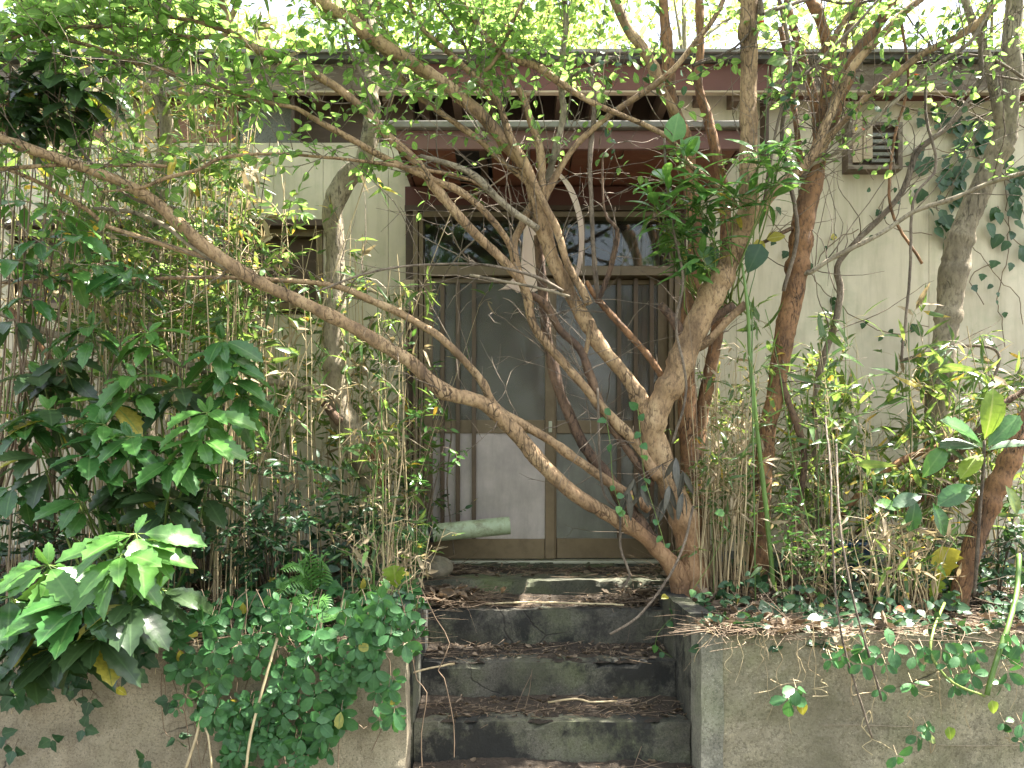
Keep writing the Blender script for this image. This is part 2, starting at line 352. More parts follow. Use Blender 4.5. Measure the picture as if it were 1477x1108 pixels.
# ------------------------------------------------------------------ steps and retaining walls
def slab(x0, x1, y0, y1, z0, z1, mat, name, parent, amp=.006, label=None):
    G = Geo(); nx = max(2, int((x1 - x0) / .025)); nz = max(2, int((z1 - z0) / .03)); ny = max(2, int((y1 - y0) / .05))
    def grid(f, a, b):
        V = [f(i / a, j / b) for j in range(b + 1) for i in range(a + 1)]
        ii = np.arange(b)[:, None] * (a + 1); jj = np.arange(a)[None, :]
        q = np.stack([ii + jj, ii + jj + 1, ii + jj + a + 2, ii + jj + a + 1], -1).reshape(-1, 4); return V, q
    def dis(p, k=1):
        v = Vector(p); n = noise.noise_vector(v * 9) * amp + noise.noise_vector(v * 33) * amp * .4
        if p[2] >= z1 - .001 and p[1] <= y0 + .001: n = n + Vector((0, 1, -1)) * max(0, noise.noise(v * 14) - .05) * .05
        return (v[0] + n[0], v[1] + n[1], v[2] + n[2])
    L = lambda a, b, t: a + (b - a) * t
    for f, a, b in ((lambda u, w: dis((L(x0, x1, u), y0, L(z0, z1, w))), nx, nz), (lambda u, w: dis((L(x0, x1, u), L(y0, y1, w), z1)), nx, ny),
                    (lambda u, w: dis((x0, L(y1, y0, u), L(z0, z1, w))), ny, nz), (lambda u, w: dis((x1, L(y0, y1, u), L(z0, z1, w))), ny, nz),
                    (lambda u, w: dis((L(x1, x0, u), y1, L(z0, z1, w))), nx, nz)):
        V, q = grid(f, a, b); G.add(V, [q])
    return G.build(name, mat, parent, smooth=False, label=label)
st = empty('concrete_steps', (.18, 3.4, 0), 'dark mossy concrete steps with leaf litter leading up to the sliding door', 'steps')
X0, X1 = -.42, .765
for (y0, y1, z1, m, xa, xb) in ((3.0, 3.31, .25, M_conc, X0, X1), (3.3, 3.61, .44, M_conc, X0, X1), (3.6, 3.91, .624, M_conc, X0, X1),
                        (3.9, 4.21, .815, M_conc, X0, X1), (4.2, 4.72, .921, M_land, -.56, .86), (4.70, 4.86, .965, M_land, -.66, 1.10)):
    slab(xa, xb, y0, y1, -.02 if z1 < .9 else .6, z1, m, 'step', st, .008)
rw = empty('retaining_wall', (3.5, 3.2, 0), 'rough tan concrete retaining wall right of the steps', 'wall')
slab(.86, 6, 3.15, 3.31, 0, .85, M_rwall, 'wall_face', rw, .014)
slab(.772, .864, 3.14, 3.33, 0, .855, M_mortar, 'wall_corner', rw, .005)
slab(.768, .866, 3.32, 4.30, 0, .90, M_conc, 'side_wall', rw, .007)
for x0, x1, z in ((1.25, 1.7, .475), (1.72, 2.3, .40)):
    Geo().tube([(x, 3.137 + .003 * math.sin(x * 9), z + .01 * noise.noise(Vector((x * 5, z, 0)))) for x in np.linspace(x0, x1, 20)], .002, 5)  .build('wall_joint', M_lwall, rw, smooth=True)
lw = empty('retaining_wall', (-3.5, 3.2, 0), 'tan concrete retaining wall left of the steps, hung with green creeper', 'wall')
slab(-6, -.435, 3.15, 3.31, 0, .80, M_lwall, 'wall_face', lw, .012)
slab(-.55, -.425, 3.305, 4.30, 0, .86, M_conc, 'side_wall', lw, .007)
p = W(402, 985, 3.12); G = Geo(); G.tube([(p.x, 3.10, p.z - .02), (p.x + .004, 3.07, p.z - .03)], .026, 14)
wp = Geo(); a = np.linspace(0, 1, 5); wp.tube([(p.x - .01, 3.16 - .09 * t, p.z + .03 - .07 * t) for t in a], .022, 14).build('weep_pipe', M_gut, lw, smooth=True)

# ------------------------------------------------------------------ house
house = empty('house', (0, 4.85, .9), 'abandoned cream single storey house with a sliding door under a sagging red awning', 'house')
D = 4.85
def wx(px, d=D): return (px - CX) * d / F
def wz(py, d=D): return EH - (py - HY) * d / F
box('wall_backing', -7, wx(600) - .02, D + .03, D + .12, .95, 4.0, M_dwood, house)
box('wall_backing', wx(978) + .02, 7, D + .03, D + .12, .95, 4.0, M_dwood, house)
box('wall_backing', -7.0, 7.0, 10.5, 10.6, .5, 4.4, M_wall, house)
for s in (-7.1, 7.0): box('side_wall', s, s + .1, 4.8, 10.6, .5, 4.0, M_wall, house)
box('floor', -6.9, 6.9, 4.98, 10.45, .85, .93, M_dwood, house)
box('ceiling', -6.9, 6.9, 5.3, 10.45, 3.6, 3.64, M_dwood, house)
# wall panels, one board each, joints recessed
win = (wx(18), wx(466), wz(447), wz(333))             # the long low window on the left
def panels(x_edges, z0, z1):
    for a, b in zip(x_edges[:-1], x_edges[1:]):
        zt = z1(a, b) if callable(z1) else z1
        for (u, v) in ([(z0, zt)] if not (a < win[1] - .01 and b > win[0] + .01 and a < 0) else [(z0, win[2] - .03), (win[3] + .03, zt)]):
            box('wall_panel', a + .0012, b - .0012, D + random.uniform(0, .001), D + .028, u, v, M_wall, house, bevel=.001)
le = [wx(597) - .005, wx(560), wx(466), wx(395), wx(290), wx(185), wx(80), wx(18), wx(-90), wx(-200), wx(-320)]
panels(le[::-1], wz(790), lambda a, b: wz(206) if b > -2.9 else wz(206))
ri = [wx(978) + .005, wx(1062), wx(1203), wx(1340), wx(1478), wx(1600), wx(1750)]
panels(ri, wz(795), wz(118))
box('foundation', -7, wx(590), D + .004, D + .11, .6, wz(790) - .004, M_found, house); box('foundation', wx(985), 7, D + .004, D + .11, .6, wz(795) - .004, M_found, house)
# brown boards over the left wall
xs = [wx(p_) for p_ in (-320, -200, -90, -10, 60, 150, 228, 300, 345)]
for a, b in zip(xs[:-1], xs[1:]):
    box('frieze_board', a + .004, b - .004, D + random.uniform(-.004, .008), D + .03, wz(206) + .004, wz(128), M_board if random.random() < .7 else M_plypale, house, bevel=.002)
box('frieze_board', wx(345) + .004, wx(432), D + .006, D + .03, wz(206) + .004, wz(128), M_found, house)
# window on the left
wf = box('window', win[0], win[1], D + .09, D + .11, win[2], win[3], G_clear, house)
for (a, b, u, v) in ((win[0], win[1], win[3] - .045, win[3]), (win[0], win[1], win[2], win[2] + .035), (win[0], win[0] + .035, win[2] + .036, win[3] - .046), (win[1] - .035, win[1], win[2] + .036, win[3] - .046)):
    box('frame', a, b, D - .035, D + .085, u, v, M_alu, wf)
for t in (.33, .66):
    x = win[0] + (win[1] - win[0]) * t; box('frame', x - .02, x + .02, D - .01, D + .084, win[2] + .036, win[3] - .046, M_alu, wf)
box('window_hood', win[0] - .03, win[1] + .04, D - .10, D - .002, win[3] + .002, win[3] + .04, M_dwood, house)
# eave: fascia, roof edge, soffit, rafters
DE = 4.70
def ez(py): return EH - (py - HY) * DE / F
for a, b, m in ((-7.2, wx(235, DE), M_fgrey), (wx(235, DE), wx(600, DE), M_fbare), (wx(600, DE), wx(1112, DE), M_fred), (wx(1112, DE), 7.2, M_fbare)):
    box('fascia_board', a + .002, b - .002, DE, DE + .028, ez(131), ez(92), m, house, bevel=.003)
box('drip_strip', -7.2, 7.2, DE - .006, DE + .034, ez(134), ez(131) - .001, M_plypale, house)
box('roof_edge', -7.3, 7.3, DE - .05, DE + .03, ez(92) + .001, ez(84), M_roof, house, bevel=.003)
box('roof_edge', -7.3, 7.3, DE - .07, DE + .05, ez(84) + .001, ez(79.5), M_gut, house)
G = Geo(); G.add([(-7.3, DE - .06, ez(79)), (7.3, DE - .06, ez(79)), (7.3, 10.9, 5.1), (-7.3, 10.9, 5.1), (-7.3, DE + .04, ez(84)), (7.3, DE + .04, ez(84)), (7.3, 10.9, 5.0), (-7.3, 10.9, 5.0)],
    [[(0, 1, 2, 3), (7, 6, 5, 4), (0, 3, 7, 4), (1, 5, 6, 2), (0, 4, 5, 1), (3, 2, 6, 7)]]); G.build('roof', M_roof, house)
xr0, xr1 = wx(430), wx(1098)
box('soffit', -7.1, xr0 - .01, DE + .035, D + .05, ez(131) + .01, ez(131) + .022, M_beam, house)
box('soffit', xr1 + .01, 7.1, DE + .035, D + .05, ez(131) + .01, ez(131) + .022, M_beam, house)
box('recess_board', xr0, xr1, 5.18, 5.2, 3.2, 4.1, M_dwood, house)
for s in (xr0 - .012, xr1 - .008): box('recess_side', s, s + .02, DE + .04, 5.17, 3.45 if s > 0 else 3.62, 3.95, M_dwood, house)
for i in range(13):
    x = xr0 + .12 + i * .215; box('rafter', x, x + .05, DE + .035, 5.17, 3.80 + .012 * (i % 2), 3.92, M_rafter, house)
    if i % 2: box('rafter_stud', x + .08, x + .12, 5.13, 5.175, 3.25, 3.90, M_rafter, house)
# awning over the door
DA = 4.23
ax0, ax1 = wx(572, DA), wx(1074, DA)
az0, az1 = EH - (215 - HY) * DA / F, EH - (188 - HY) * DA / F
aw = box('awning_fascia', ax0, ax1, DA, DA + .025, az0, az1, M_pink, house, bevel=.003)
box('awning_gutter', ax0 - .10, ax1 + .02, DA - .035, DA + .035, az1 + .001, az1 + .040, M_gut, house, bevel=.006)
G = Geo(); G.add([(ax0 - .05, DA - .03, az1 + .041), (ax1 + .02, DA - .03, az1 + .041), (ax1 + .02, 5.17, az1 + .10), (ax0 - .05, 5.17, az1 + .10)], [[(0, 1, 2, 3)]]); G.build('awning_roof', M_gut, house)
for s in (ax0, ax1 - .025): box('awning_end', s, s + .025, DA + .027, D - .004, az0 + .01, az1 - .002, M_fred, house)
zs = az0 + .012
sx = [ax0 + .03, -.42, -.12, .10, .34, .62, .90, ax1 - .03]
for k, (a, b) in enumerate(zip(sx[:-1], sx[1:])):
    if k == 1: box('soffit_board', a + .004, a + .10, DA + .03, D - .01, zs, zs + .008, M_ply, house); continue
    box('soffit_board', a + .004, b - .004, DA + .03, D - .01, zs + .003 * (k % 2), zs + .008 + .003 * (k % 2), M_ply, house)
for i in range(6):
    x = ax0 + .15 + i * .3; box('awning_joist', x, x + .04, DA + .03, D - .01, zs + .012, zs + .06, M_rafter, house)
hz = wz(300, 4.80)
box('door_beam', wx(585, 4.8), wx(985, 4.8), 4.77, 4.90, hz + .002, az0 - .002, M_beam, house, bevel=.004)
box('door_lintel', wx(585, 4.8), wx(985, 4.8), 4.755, 4.80, hz - .03, hz + .001, M_dwood, house)
# door set
dd = empty('sliding_door', (.2, 4.8, .97)); dd.parent = house; dd.location = Vector((.2, 4.8, .97)) - Vector(house.location)
def dx(px): return (px - CX) * 4.79 / F
def dz(py): return EH - (py - HY) * 4.79 / F
def dbox(name, pa, pb, ya, yb, d0, d1, m, bev=.003, par=None, **k): return box(name, dx(pa), dx(pb), d0, d1, dz(yb), dz(ya), m, par or dd, bevel=bev, **k)
for a, b, d0 in ((597, 604, 4.74), (604.5, 611, 4.76), (971, 979, 4.74), (964, 970.5, 4.76)): dbox('door_jamb', a, b, 308, 807, d0, 4.89, M_alu)
dbox('door_jamb', 585, 596.5, 296, 812, 4.79, 4.90, M_dwood); dbox('door_jamb', 979.5, 990, 296, 812, 4.79, 4.90, M_dwood)
dbox('head_rail', 611.5, 963.5, 308, 316, 4.75, 4.89, M_alu)
dbox('transom_rail', 611.5, 963.5, 387, 401, 4.73, 4.89, M_alu)
dbox('transom_mullion', 836, 843, 316.5, 386.5, 4.77, 4.87, M_alu)
for a, b in ((611.5, 835.5), (843.5, 963.5)): dbox('transom_pane', a, b, 316.5, 386.5, 4.822, 4.828, G_clear, 0)
dbox('door_track', 604, 972, 807, 811, 4.70, 4.90, M_track); dbox('door_sill', 597, 980, 811.5, 822, 4.715, 4.90, M_land)
def leaf(a, b, d, lowm, upm, lab):
    dp = lambda *q, **k: dbox(*q, **k)
    dp('door_stile', a, a + 13, 402, 806, d, d + .035, M_alu); dp('door_stile', b - 14, b, 402, 806, d, d + .035, M_alu)
    dp('door_rail', a + 13.3, b - 14.3, 402, 409, d, d + .034, M_alu); dp('door_rail', a + 13.3, b - 14.3, 606, 625, d, d + .034, M_alu)
    dp('bottom_rail', a + 13.3, b - 14.3, 777, 806, d, d + .034, M_alu)
    dp('glass_pane', a + 13, b - 14, 409, 606, d + .012, d + .018, upm, 0, label=lab[0]); dp('glass_pane', a + 13, b - 14, 625, 777, d + .012, d + .018, lowm, 0, label=lab[1])
leaf(611.5, 800, 4.775, G_glare, G_frost, ('upper dark frosted pane', 'lower frosted pane with painted pinkish glare'))
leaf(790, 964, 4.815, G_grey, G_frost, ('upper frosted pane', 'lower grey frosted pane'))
dbox('door_pull', 791, 796, 608, 624, 4.765, 4.775, M_track)
for px in (639, 661, 684): dbox('grille_bar', px - 3, px + 3, 409, 776, 4.745, 4.765, M_alud, .002)
for px in (893, 917, 940): dbox('grille_bar', px - 3, px + 3, 401.5, 776, 4.785, 4.805, M_alud, .002)
# curtain inside the right part and dark interior
G = Geo(); n = 40; V = []
for i in range(n + 1):
    x = dx(905) + (dx(985) - dx(905)) * i / n; y = 5.02 + .025 * math.sin(i * 1.3)
    V += [(x, y, .98), (x, y + .01, 3.1)]
G.add(V, [[(2 * i, 2 * i + 2, 2 * i + 3, 2 * i + 1) for i in range(n)]]); G.build('curtain', curtmat(), house, smooth=True)
# blank board beside the door
box('name_board', dx(583), dx(600), 4.71, 4.735, dz(452), dz(408), M_plypale, house, bevel=.003)
# vent on the right wall
vx0, vx1, vz0, vz1 = wx(1217), wx(1289), wz(252), wz(190)
vt = box('wall_vent', vx0, vx1, 4.80, 4.848, vz0 + .02, vz1, M_dwood, house)
for a, b, u, v in ((vx0 - .012, vx1 + .012, vz0, vz0 + .025), (vx0 - .012, vx1 + .012, vz1, vz1 + .02), (vx0 - .012, vx0 + .015, vz0 + .026, vz1 - .001), (vx1 - .015, vx1 + .012, vz0 + .026, vz1 - .001)):
    box('vent_frame', a, b, 4.76, 4.849, u, v, M_fbare, vt)
for i in range(5): box('vent_slat', vx0 + .14, vx1 - .03, 4.775, 4.797, vz0 + .05 + i * .04, vz0 + .07 + i * .04, M_found, vt)
box('plywood_scrap', vx0 + .015, vx0 + .075, 4.755, 4.77, vz0 + .04, vz1 + .06, M_plypale, vt); box('plywood_scrap', vx0 + .08, vx0 + .135, 4.75, 4.765, vz0 + .06, vz1 + .05, M_plypale, vt)
# peeled veneer hanging from the awning ceiling
def ribbon(pts, w, mat, name, label, ragged=False, d=4.35, wdir=(1, .35, 0)):
    P = spline([(*W(x, y, dd_), w_) for x, y, dd_, w_ in pts], .02); wd = np.array(wdir, float); wd /= np.linalg.norm(wd)
    G = Geo(); V = []; n = len(P)
    for i in range(n):
        for s in (-1, -.33, .33, 1):
            q = P[i, :3] + wd * P[i, 3] * s + np.array((0, .012 * (1 - s * s), 0)); V.append(q)
    q = [(4 * i + j, 4 * i + j + 1, 4 * i + j + 5, 4 * i + j + 4) for i in range(n - 1) for j in range(3)]
    G.add(V, [q]); o = G.build(name, mat, house, smooth=True, label=label)
    m = o.modifiers.new('solid', 'SOLIDIFY'); m.thickness = .002; return o
ribbon([(795, 240, 4.3, .016), (820, 268, 4.28, .021), (835, 308, 4.26, .019), (839, 345, 4.26, .016), (836, 379, 4.28, .013), (829, 407, 4.3, .012)], 0, M_veneer, 'peeled_veneer', 'curl of pale veneer hanging in front of the transom')
ribbon([(604, 276, 4.4, .012), (651, 287, 4.36, .014), (694, 276, 4.33, .016), (735, 250, 4.33, .016), (760, 232, 4.33, .012)], 0, M_veneer, 'peeled_veneer', 'long sagging strip of veneer', wdir=(.2, 1, .3))
ribbon([(640, 262, 4.5, .01), (690, 268, 4.45, .012), (740, 300, 4.4, .016)], 0, M_ply, 'peeled_veneer', 'red strip of veneer', wdir=(.2, 1, .3))
# torn sheet
G = Geo(); rows = []
for k in range(15):
    t = k / 14; y = 322 + 100 * t; xl = 756 - 8 * t - (30 * max(0, t - .70) / .30); xr = 790 - 6 * t - 30 * max(0, t - .7)
    for s in range(9):
        u = s / 8; x = xl + (xr - xl) * u; rag = (random.random() * 9 if k == 14 else 0)
        rows.append(W(x, y - rag + 4 * u, 4.30 - .10 * max(0, t - .6) + .03 * math.sin(u * 3.1)))
G.add([tuple(r) for r in rows], [[(9 * k + s, 9 * k + s + 1, 9 * k + s + 10, 9 * k + s + 9) for k in range(14) for s in range(8)]])
o = G.build('torn_ceiling_sheet', M_veneer, house, smooth=True, label='torn pale sheet with ragged lower edge'); m = o.modifiers.new('solid', 'SOLIDIFY'); m.thickness = .002

# ------------------------------------------------------------------ leaf templates
class Tmpl: pass
def leaf_t(prof, fold=.12, curl=.12, serr=0, n=7, asym=0, wave=0):
    """prof: function t->half width (length 1); leaf along +X, normal +Z"""
    ts = np.linspace(0, 1, n + 1); mid = []; le = []; ri = []
    for i, t in enumerate(ts):
        z = -curl * t * t
        mid.append((t, 0, z))
        w = prof(t)
        if 0 < i < n:
            tt = t; ww = w
            if serr: ww = w * (1 + (serr if i % 2 else -serr)); tt = t + (.035 if i % 2 else -.01)
            zz = z + ww * fold * 2 + (wave * math.sin(i * 2.2))
            le.append((tt, ww, zz)); ri.append((tt, -ww, z + ww * fold * 2 - wave * math.sin(i * 2.2 + 1)))
    V = mid + le + ri; m = n + 1; k = n - 1; q = []; tr = []
    tr += [(0, 1, m), (0, m + k, 1)]
    for i in range(k - 1):
        q += [(1 + i, 2 + i, m + i + 1, m + i), (1 + i, m + k + i, m + k + i + 1, 2 + i)]
    tr += [(n - 1, n, m + k - 1), (n - 1, m + 2 * k - 1, n)]
    T = Tmpl(); T.V = np.array(V, float); T.F = [np.array(tr)] + ([np.array(q)] if q else [])
    T.E = np.array([0.] * m + [1.] * (2 * k)); T.w = max(prof(t) for t in ts) * 2; T.cache = {}; return T
ov = lambda w, p=.8, sk=.42: (lambda t: w * math.sin(math.pi * min(1, max(0, t)) ** (math.log(.5) / math.log(sk))) ** p if 0 < t < 1 else 0)
T_ov = leaf_t(ov(.26, .8, .4), .15, .18, n=5)
T_ov2 = leaf_t(ov(.31, .7, .36), .1, .25, n=5)
T_auc = leaf_t(ov(.235, .7, .5), .12, .22, serr=.11, n=13)
T_auc2 = leaf_t(ov(.21, .75, .5), .18, .38, serr=.10, n=13)
T_bam = leaf_t(ov(.062, .7, .3), .2, .22, n=4)
T_bam2 = leaf_t(ov(.05, .7, .3), .1, .5, n=4)
T_old = leaf_t(ov(.12, .8, .45), .2, .2, n=6)
T_crp = leaf_t(ov(.31, .6, .56), .10, .16, serr=.045, n=9)
T_ivy = leaf_t(lambda t: 0 if t >= 1 else [.0, .34, .44, .30, .27, .12, 0][min(6, int(t * 6 + .5))], .08, .15, n=6)
T_tiny = leaf_t(ov(.30, .7, .45), .1, .1, n=3)
T_nan = leaf_t(ov(.19, .8, .4), .15, .1, n=4)
T_loq = leaf_t(ov(.24, .7, .58), .12, .20, serr=.03, n=13)
T_lob = leaf_t(lambda t: 0 if t >= 1 else [0, .24, .40, .33, .42, .26, .34, .18, .20, .09, .0][min(10, int(t * 10 + .5))], .22, .45, n=10, wave=.03)
T_dry = leaf_t(ov(.22, .8, .45), .5, -.3, n=5, wave=.05)
T_str = leaf_t(ov(.045, .6, .3), .2, .3, n=4)

def basis(d, nrm):
    d = np.asarray(d, float); d = d / (np.linalg.norm(d) + 1e-9)
    nrm = np.asarray(nrm, float); y = np.cross(nrm, d); l = np.linalg.norm(y)
    if l < 1e-3: y = np.cross((0, .3, 1), d) + 1e-3; l = np.linalg.norm(y)
    y /= l; z = np.cross(d, y); return np.stack([d, y, z], 1)
def put(G, T, p, d, nrm, L, ws=1.0, rnd=None):
    B = basis(d, nrm) * L; V = T.V * (1, ws, 1)
    G.add(V @ B.T + np.asarray(p, float), T.F, rnd, T.E)
def inframe(p):
    if p[1] < .3: return False
    x = CX + p[0] * F / p[1]; y = HY - (p[2] - EH) * F / p[1]
    return -5 < x < 1482 and -5 < y < 1113

class Plant:
    """a plant: an Empty root, woody parts, twigs, leaves; the leaves that show largest are objects of their own"""
    def __init__(s, name, base, label, cat, group=None):
        s.root = empty(name, base, label, cat, group); s.tw = Geo(); s.rec = []; s.base = np.array(base, float); s.br = []
    def leaf(s, T, mat, p, d, nrm, L, ws=1.0, name='leaf'):
        s.rec.append((T, mat, np.asarray(p, float), np.asarray(d, float), np.asarray(nrm, float), L, ws, name))
    def finish(s, twmat=None, cap=300, minpx=9.5, twname='twigs', foliage='foliage'):
        if twmat and s.tw.v: s.tw.build(twname, twmat, s.root, smooth=True, kind='stuff', origin=tuple(s.base))
        sc = []
        for i, r in enumerate(s.rec):
            px = r[5] * min(1, r[0].w * r[6] * 1.0) * F / max(.5, r[2][1])
            sc.append(px if inframe(r[2]) else 0)
        order = np.argsort(-np.array(sc)) if sc else []
        rest = {}
        for k, i in enumerate(order):
            T, mat, p, d, nrm, L, ws, name = s.rec[i]
            if k < cap and sc[i] >= minpx:
                me = T.cache.get((mat.name, name))
                if me is None:
                    G = Geo(); G.add(T.V, T.F, 0.0, T.E); me = G.mesh(name, mat); T.cache[(mat.name, name)] = me
                o = bpy.data.objects.new(name, me); col.objects.link(o); o.parent = s.root
                B = basis(d, nrm) * L; B[:, 1] *= ws
                M = Matrix.Identity(4)
                for a in range(3):
                    for b in range(3): M[a][b] = B[a, b]
                    M[a][3] = p[a] - s.base[a]
                o.matrix_basis = M
            else:
                put(rest.setdefault(mat.name, (mat, Geo()))[1], T, p, d, nrm, L, ws)
        for mat, G in rest.values(): G.build(foliage, mat, s.root, smooth=True, kind='stuff', origin=tuple(s.base))
    def limb(s, pts, mat, name='branch', sides=10, rough=.05, ds=None, keep=True, step=.03):
        """pts rows (px, py, depth, width px)"""
        k = .9 if name == 'trunk' else .80
        P = spline([(*W(x, y, d), w * d / F / 2 * k) for x, y, d, w in pts], step)
        return s.limb3(P, mat, name, sides, rough, keep)
    def limb3(s, P, mat, name='branch', sides=10, rough=.05, keep=True):
        n = len(P)
        sd = random.random() * 99
        for i in range(n):
            v = Vector(P[i, :3]) * 6 + Vector((sd, 0, 0)); a = P[i, 3]
            P[i, :3] += np.array(noise.noise_vector(v)) * min(.006, a * .3)
            P[i, 3] *= 1 + .10 * noise.noise(v * 2.2)
        for _ in range(max(1, n // 14)):
            k = random.randrange(n); P[max(0, k - 1):k + 2, 3] *= 1.16
        G = Geo(); G.tube(P[:, :3], P[:, 3], sides, rough); G.build(name, mat, s.root, smooth=True)
        if keep: s.br.append(P)
        return P
def rv(): return rng.normal(size=3)
def unit(v): v = np.asarray(v, float); return v / (np.linalg.norm(v) + 1e-9)

def spray(pl, p, d, L, nl, T, mat, ll, droop=.25, tr=.0022, alt=True, nup=.6, tw=True):
    """a twig with alternate leaves"""
    d = unit(d); n = 7; P = [np.array(p, float)]; dd_ = d.copy(); bend = rng.normal(0, .10, 3)
    for i in range(n):
        dd_ = unit(dd_ + bend + np.array((0, 0, -droop / n)) + rng.normal(0, .06, 3)); P.append(P[-1] + dd_ * L / n)
    P = np.array(P)
    if tw: pl.tw.tube(P, np.linspace(tr, tr * .4, n + 1), 4, cap=False)
    for i in range(nl):
        t = .15 + .85 * (i + random.random() * .5) / nl; k = min(n - 1, int(t * n)); q = P[k] + (P[k + 1] - P[k]) * (t * n - k)
        tg = unit(P[k + 1] - P[k]); side = unit(np.cross(tg, (0, 0, 1)) + 1e-3) * (1 if i % 2 else -1)
        ld = unit(tg * .6 + side * .9 + rv() * .28 + np.array((0, 0, -.15)))
        if i == nl - 1: ld = tg
        nr = np.array((0, 0, nup)) + rv() * .42
        pl.leaf(T, mat, q, ld, nr, ll * random.uniform(.6, 1.15), random.uniform(.85, 1.15))

# ------------------------------------------------------------------ the big multi-stemmed tree in front of the door
zb = gz(3.95, .9)
tree = Plant('multi_stemmed_tree', (.88, 3.95, zb), 'large tan barked tree with many limbs fanning left across the door', 'tree')
A = tree.limb
A([(985, 870, 3.95, 40), (978, 830, 3.93, 38), (957, 800, 3.9, 30), (915, 764, 3.86, 27), (860, 733, 3.82, 26), (800, 688, 3.78, 27), (745, 625, 3.72, 29), (700, 583, 3.66, 27), (640, 565, 3.6, 26), (590, 520, 3.56, 25), (540, 490, 3.52, 24), (450, 442, 3.46, 22), (380, 410, 3.42, 23), (300, 360, 3.36, 24), (235, 300, 3.3, 22), (180, 265, 3.24, 20), (100, 235, 3.18, 18), (0, 200, 3.1, 17), (-110, 160, 3.0, 14), (-260, 90, 2.9, 9)], B_main)
A([(935, 735, 3.9, 18), (905, 712, 3.88, 18), (870, 690, 3.85, 17), (800, 640, 3.8, 16), (720, 590, 3.76, 15), (690, 545, 3.72, 14), (640, 490, 3.68, 14), (600, 465, 3.66, 13), (540, 435, 3.62, 12), (480, 412, 3.58, 10), (400, 404, 3.54, 8), (300, 400, 3.5, 7), (150, 405, 3.45, 6), (0, 408, 3.4, 5)], B_main)
A([(990, 845, 3.96, 30), (950, 790, 3.95, 26), (917, 750, 3.94, 24), (880, 693, 3.93, 22), (844, 646, 3.92, 21), (819, 595, 3.91, 20), (805, 560, 3.9, 20), (796, 523, 3.9, 19), (790, 494, 3.9, 18), (783, 440, 3.9, 18), (780, 390, 3.88, 18), (776, 340, 3.85, 15)], B_wet)
A([(975, 720, 3.92, 30), (955, 650, 3.9, 30), (935, 603, 3.88, 26), (909, 552, 3.86, 24), (873, 509, 3.84, 24), (844, 462, 3.82, 24), (819, 419, 3.8, 26), (797, 372, 3.78, 26), (782, 325, 3.76, 26), (772, 285, 3.73, 24), (755, 237, 3.7, 23), (715, 190, 3.65, 22), (678, 152, 3.6, 23), (617, 105, 3.54, 24), (562, 71, 3.48, 25), (515, 37, 3.42, 24), (468, 7, 3.36, 22), (400, -50, 3.3, 19), (300, -130, 3.2, 14), (190, -240, 3.1, 8)], B_main)
A([(778, 300, 3.75, 14), (764, 267, 3.73, 12), (725, 234, 3.7, 10), (695, 206, 3.68, 10), (664, 183, 3.66, 10), (630, 159, 3.64, 10), (600, 135, 3.62, 10), (569, 98, 3.6, 9), (530, 40, 3.58, 8), (500, -20, 3.56, 7)], B_main)
A([(784, 290, 3.76, 16), (781, 257, 3.76, 15), (779, 217, 3.74, 14), (766, 176, 3.72, 13), (752, 135, 3.7, 13), (725, 88, 3.68, 12), (698, 47, 3.66, 11), (671, 10, 3.64, 10), (640, -50, 3.6, 9), (600, -160, 3.6, 6)], B_main)
A([(850, 440, 3.76, 13), (830, 402, 3.74, 13), (816, 373, 3.72, 13), (802, 328, 3.7, 14), (779, 285, 3.68, 14), (762, 243, 3.66, 14), (738, 203, 3.64, 13), (718, 149, 3.62, 12), (694, 118, 3.6, 11), (664, 91, 3.58, 10), (620, 51, 3.56, 9), (600, 27, 3.54, 8), (580, -30, 3.5, 6)], B_main)
A([(770, 320, 3.77, 12), (789, 281, 3.76, 12), (806, 244, 3.75, 11), (830, 210, 3.74, 10), (851, 190, 3.73, 10), (885, 162, 3.72, 11), (915, 142, 3.7, 11), (945, 122, 3.68, 11), (973, 98, 3.66, 10), (1003, 61, 3.64, 9), (1030, 27, 3.62, 9), (1050, -20, 3.6, 8), (1080, -110, 3.6, 6)], B_main)
A([(786, 285, 3.8, 12), (795, 240, 3.8, 13), (806, 203, 3.79, 12), (813, 162, 3.78, 12), (810, 125, 3.77, 11), (812, 85, 3.76, 10), (816, 30, 3.75, 9), (812, -60, 3.74, 7)], B_pale)
A([(1061, 298, 3.84, 10), (1037, 271, 3.8, 10), (993, 237, 3.76, 10), (969, 203, 3.72, 10), (935, 183, 3.7, 9), (895, 166, 3.68, 9), (850, 146, 3.66, 10), (806, 118, 3.64, 10), (772, 95, 3.62, 11), (738, 85, 3.6, 10), (705, 58, 3.58, 10), (667, 0, 3.56, 9), (640, -60, 3.55, 7)], B_main)
A([(950, 690, 3.88, 20), (917, 639, 3.86, 18), (888, 610, 3.84, 17), (855, 574, 3.82, 17), (826, 538, 3.8, 16), (794, 502, 3.78, 16), (769, 469, 3.76, 15), (758, 419, 3.72, 15), (733, 385, 3.68, 16), (699, 350, 3.64, 16), (665, 316, 3.6, 17), (631, 275, 3.56, 17), (610, 245, 3.53, 17), (590, 223, 3.5, 16), (556, 193, 3.46, 16), (529, 162, 3.43, 15), (488, 129, 3.4, 15), (451, 105, 3.37, 15), (400, 82, 3.33, 15), (365, 68, 3.3, 15), (338, 50, 3.28, 15), (325, 17, 3.26, 15), (308, -15, 3.24, 13), (270, -90, 3.2, 10), (200, -190, 3.2, 6)], B_main)
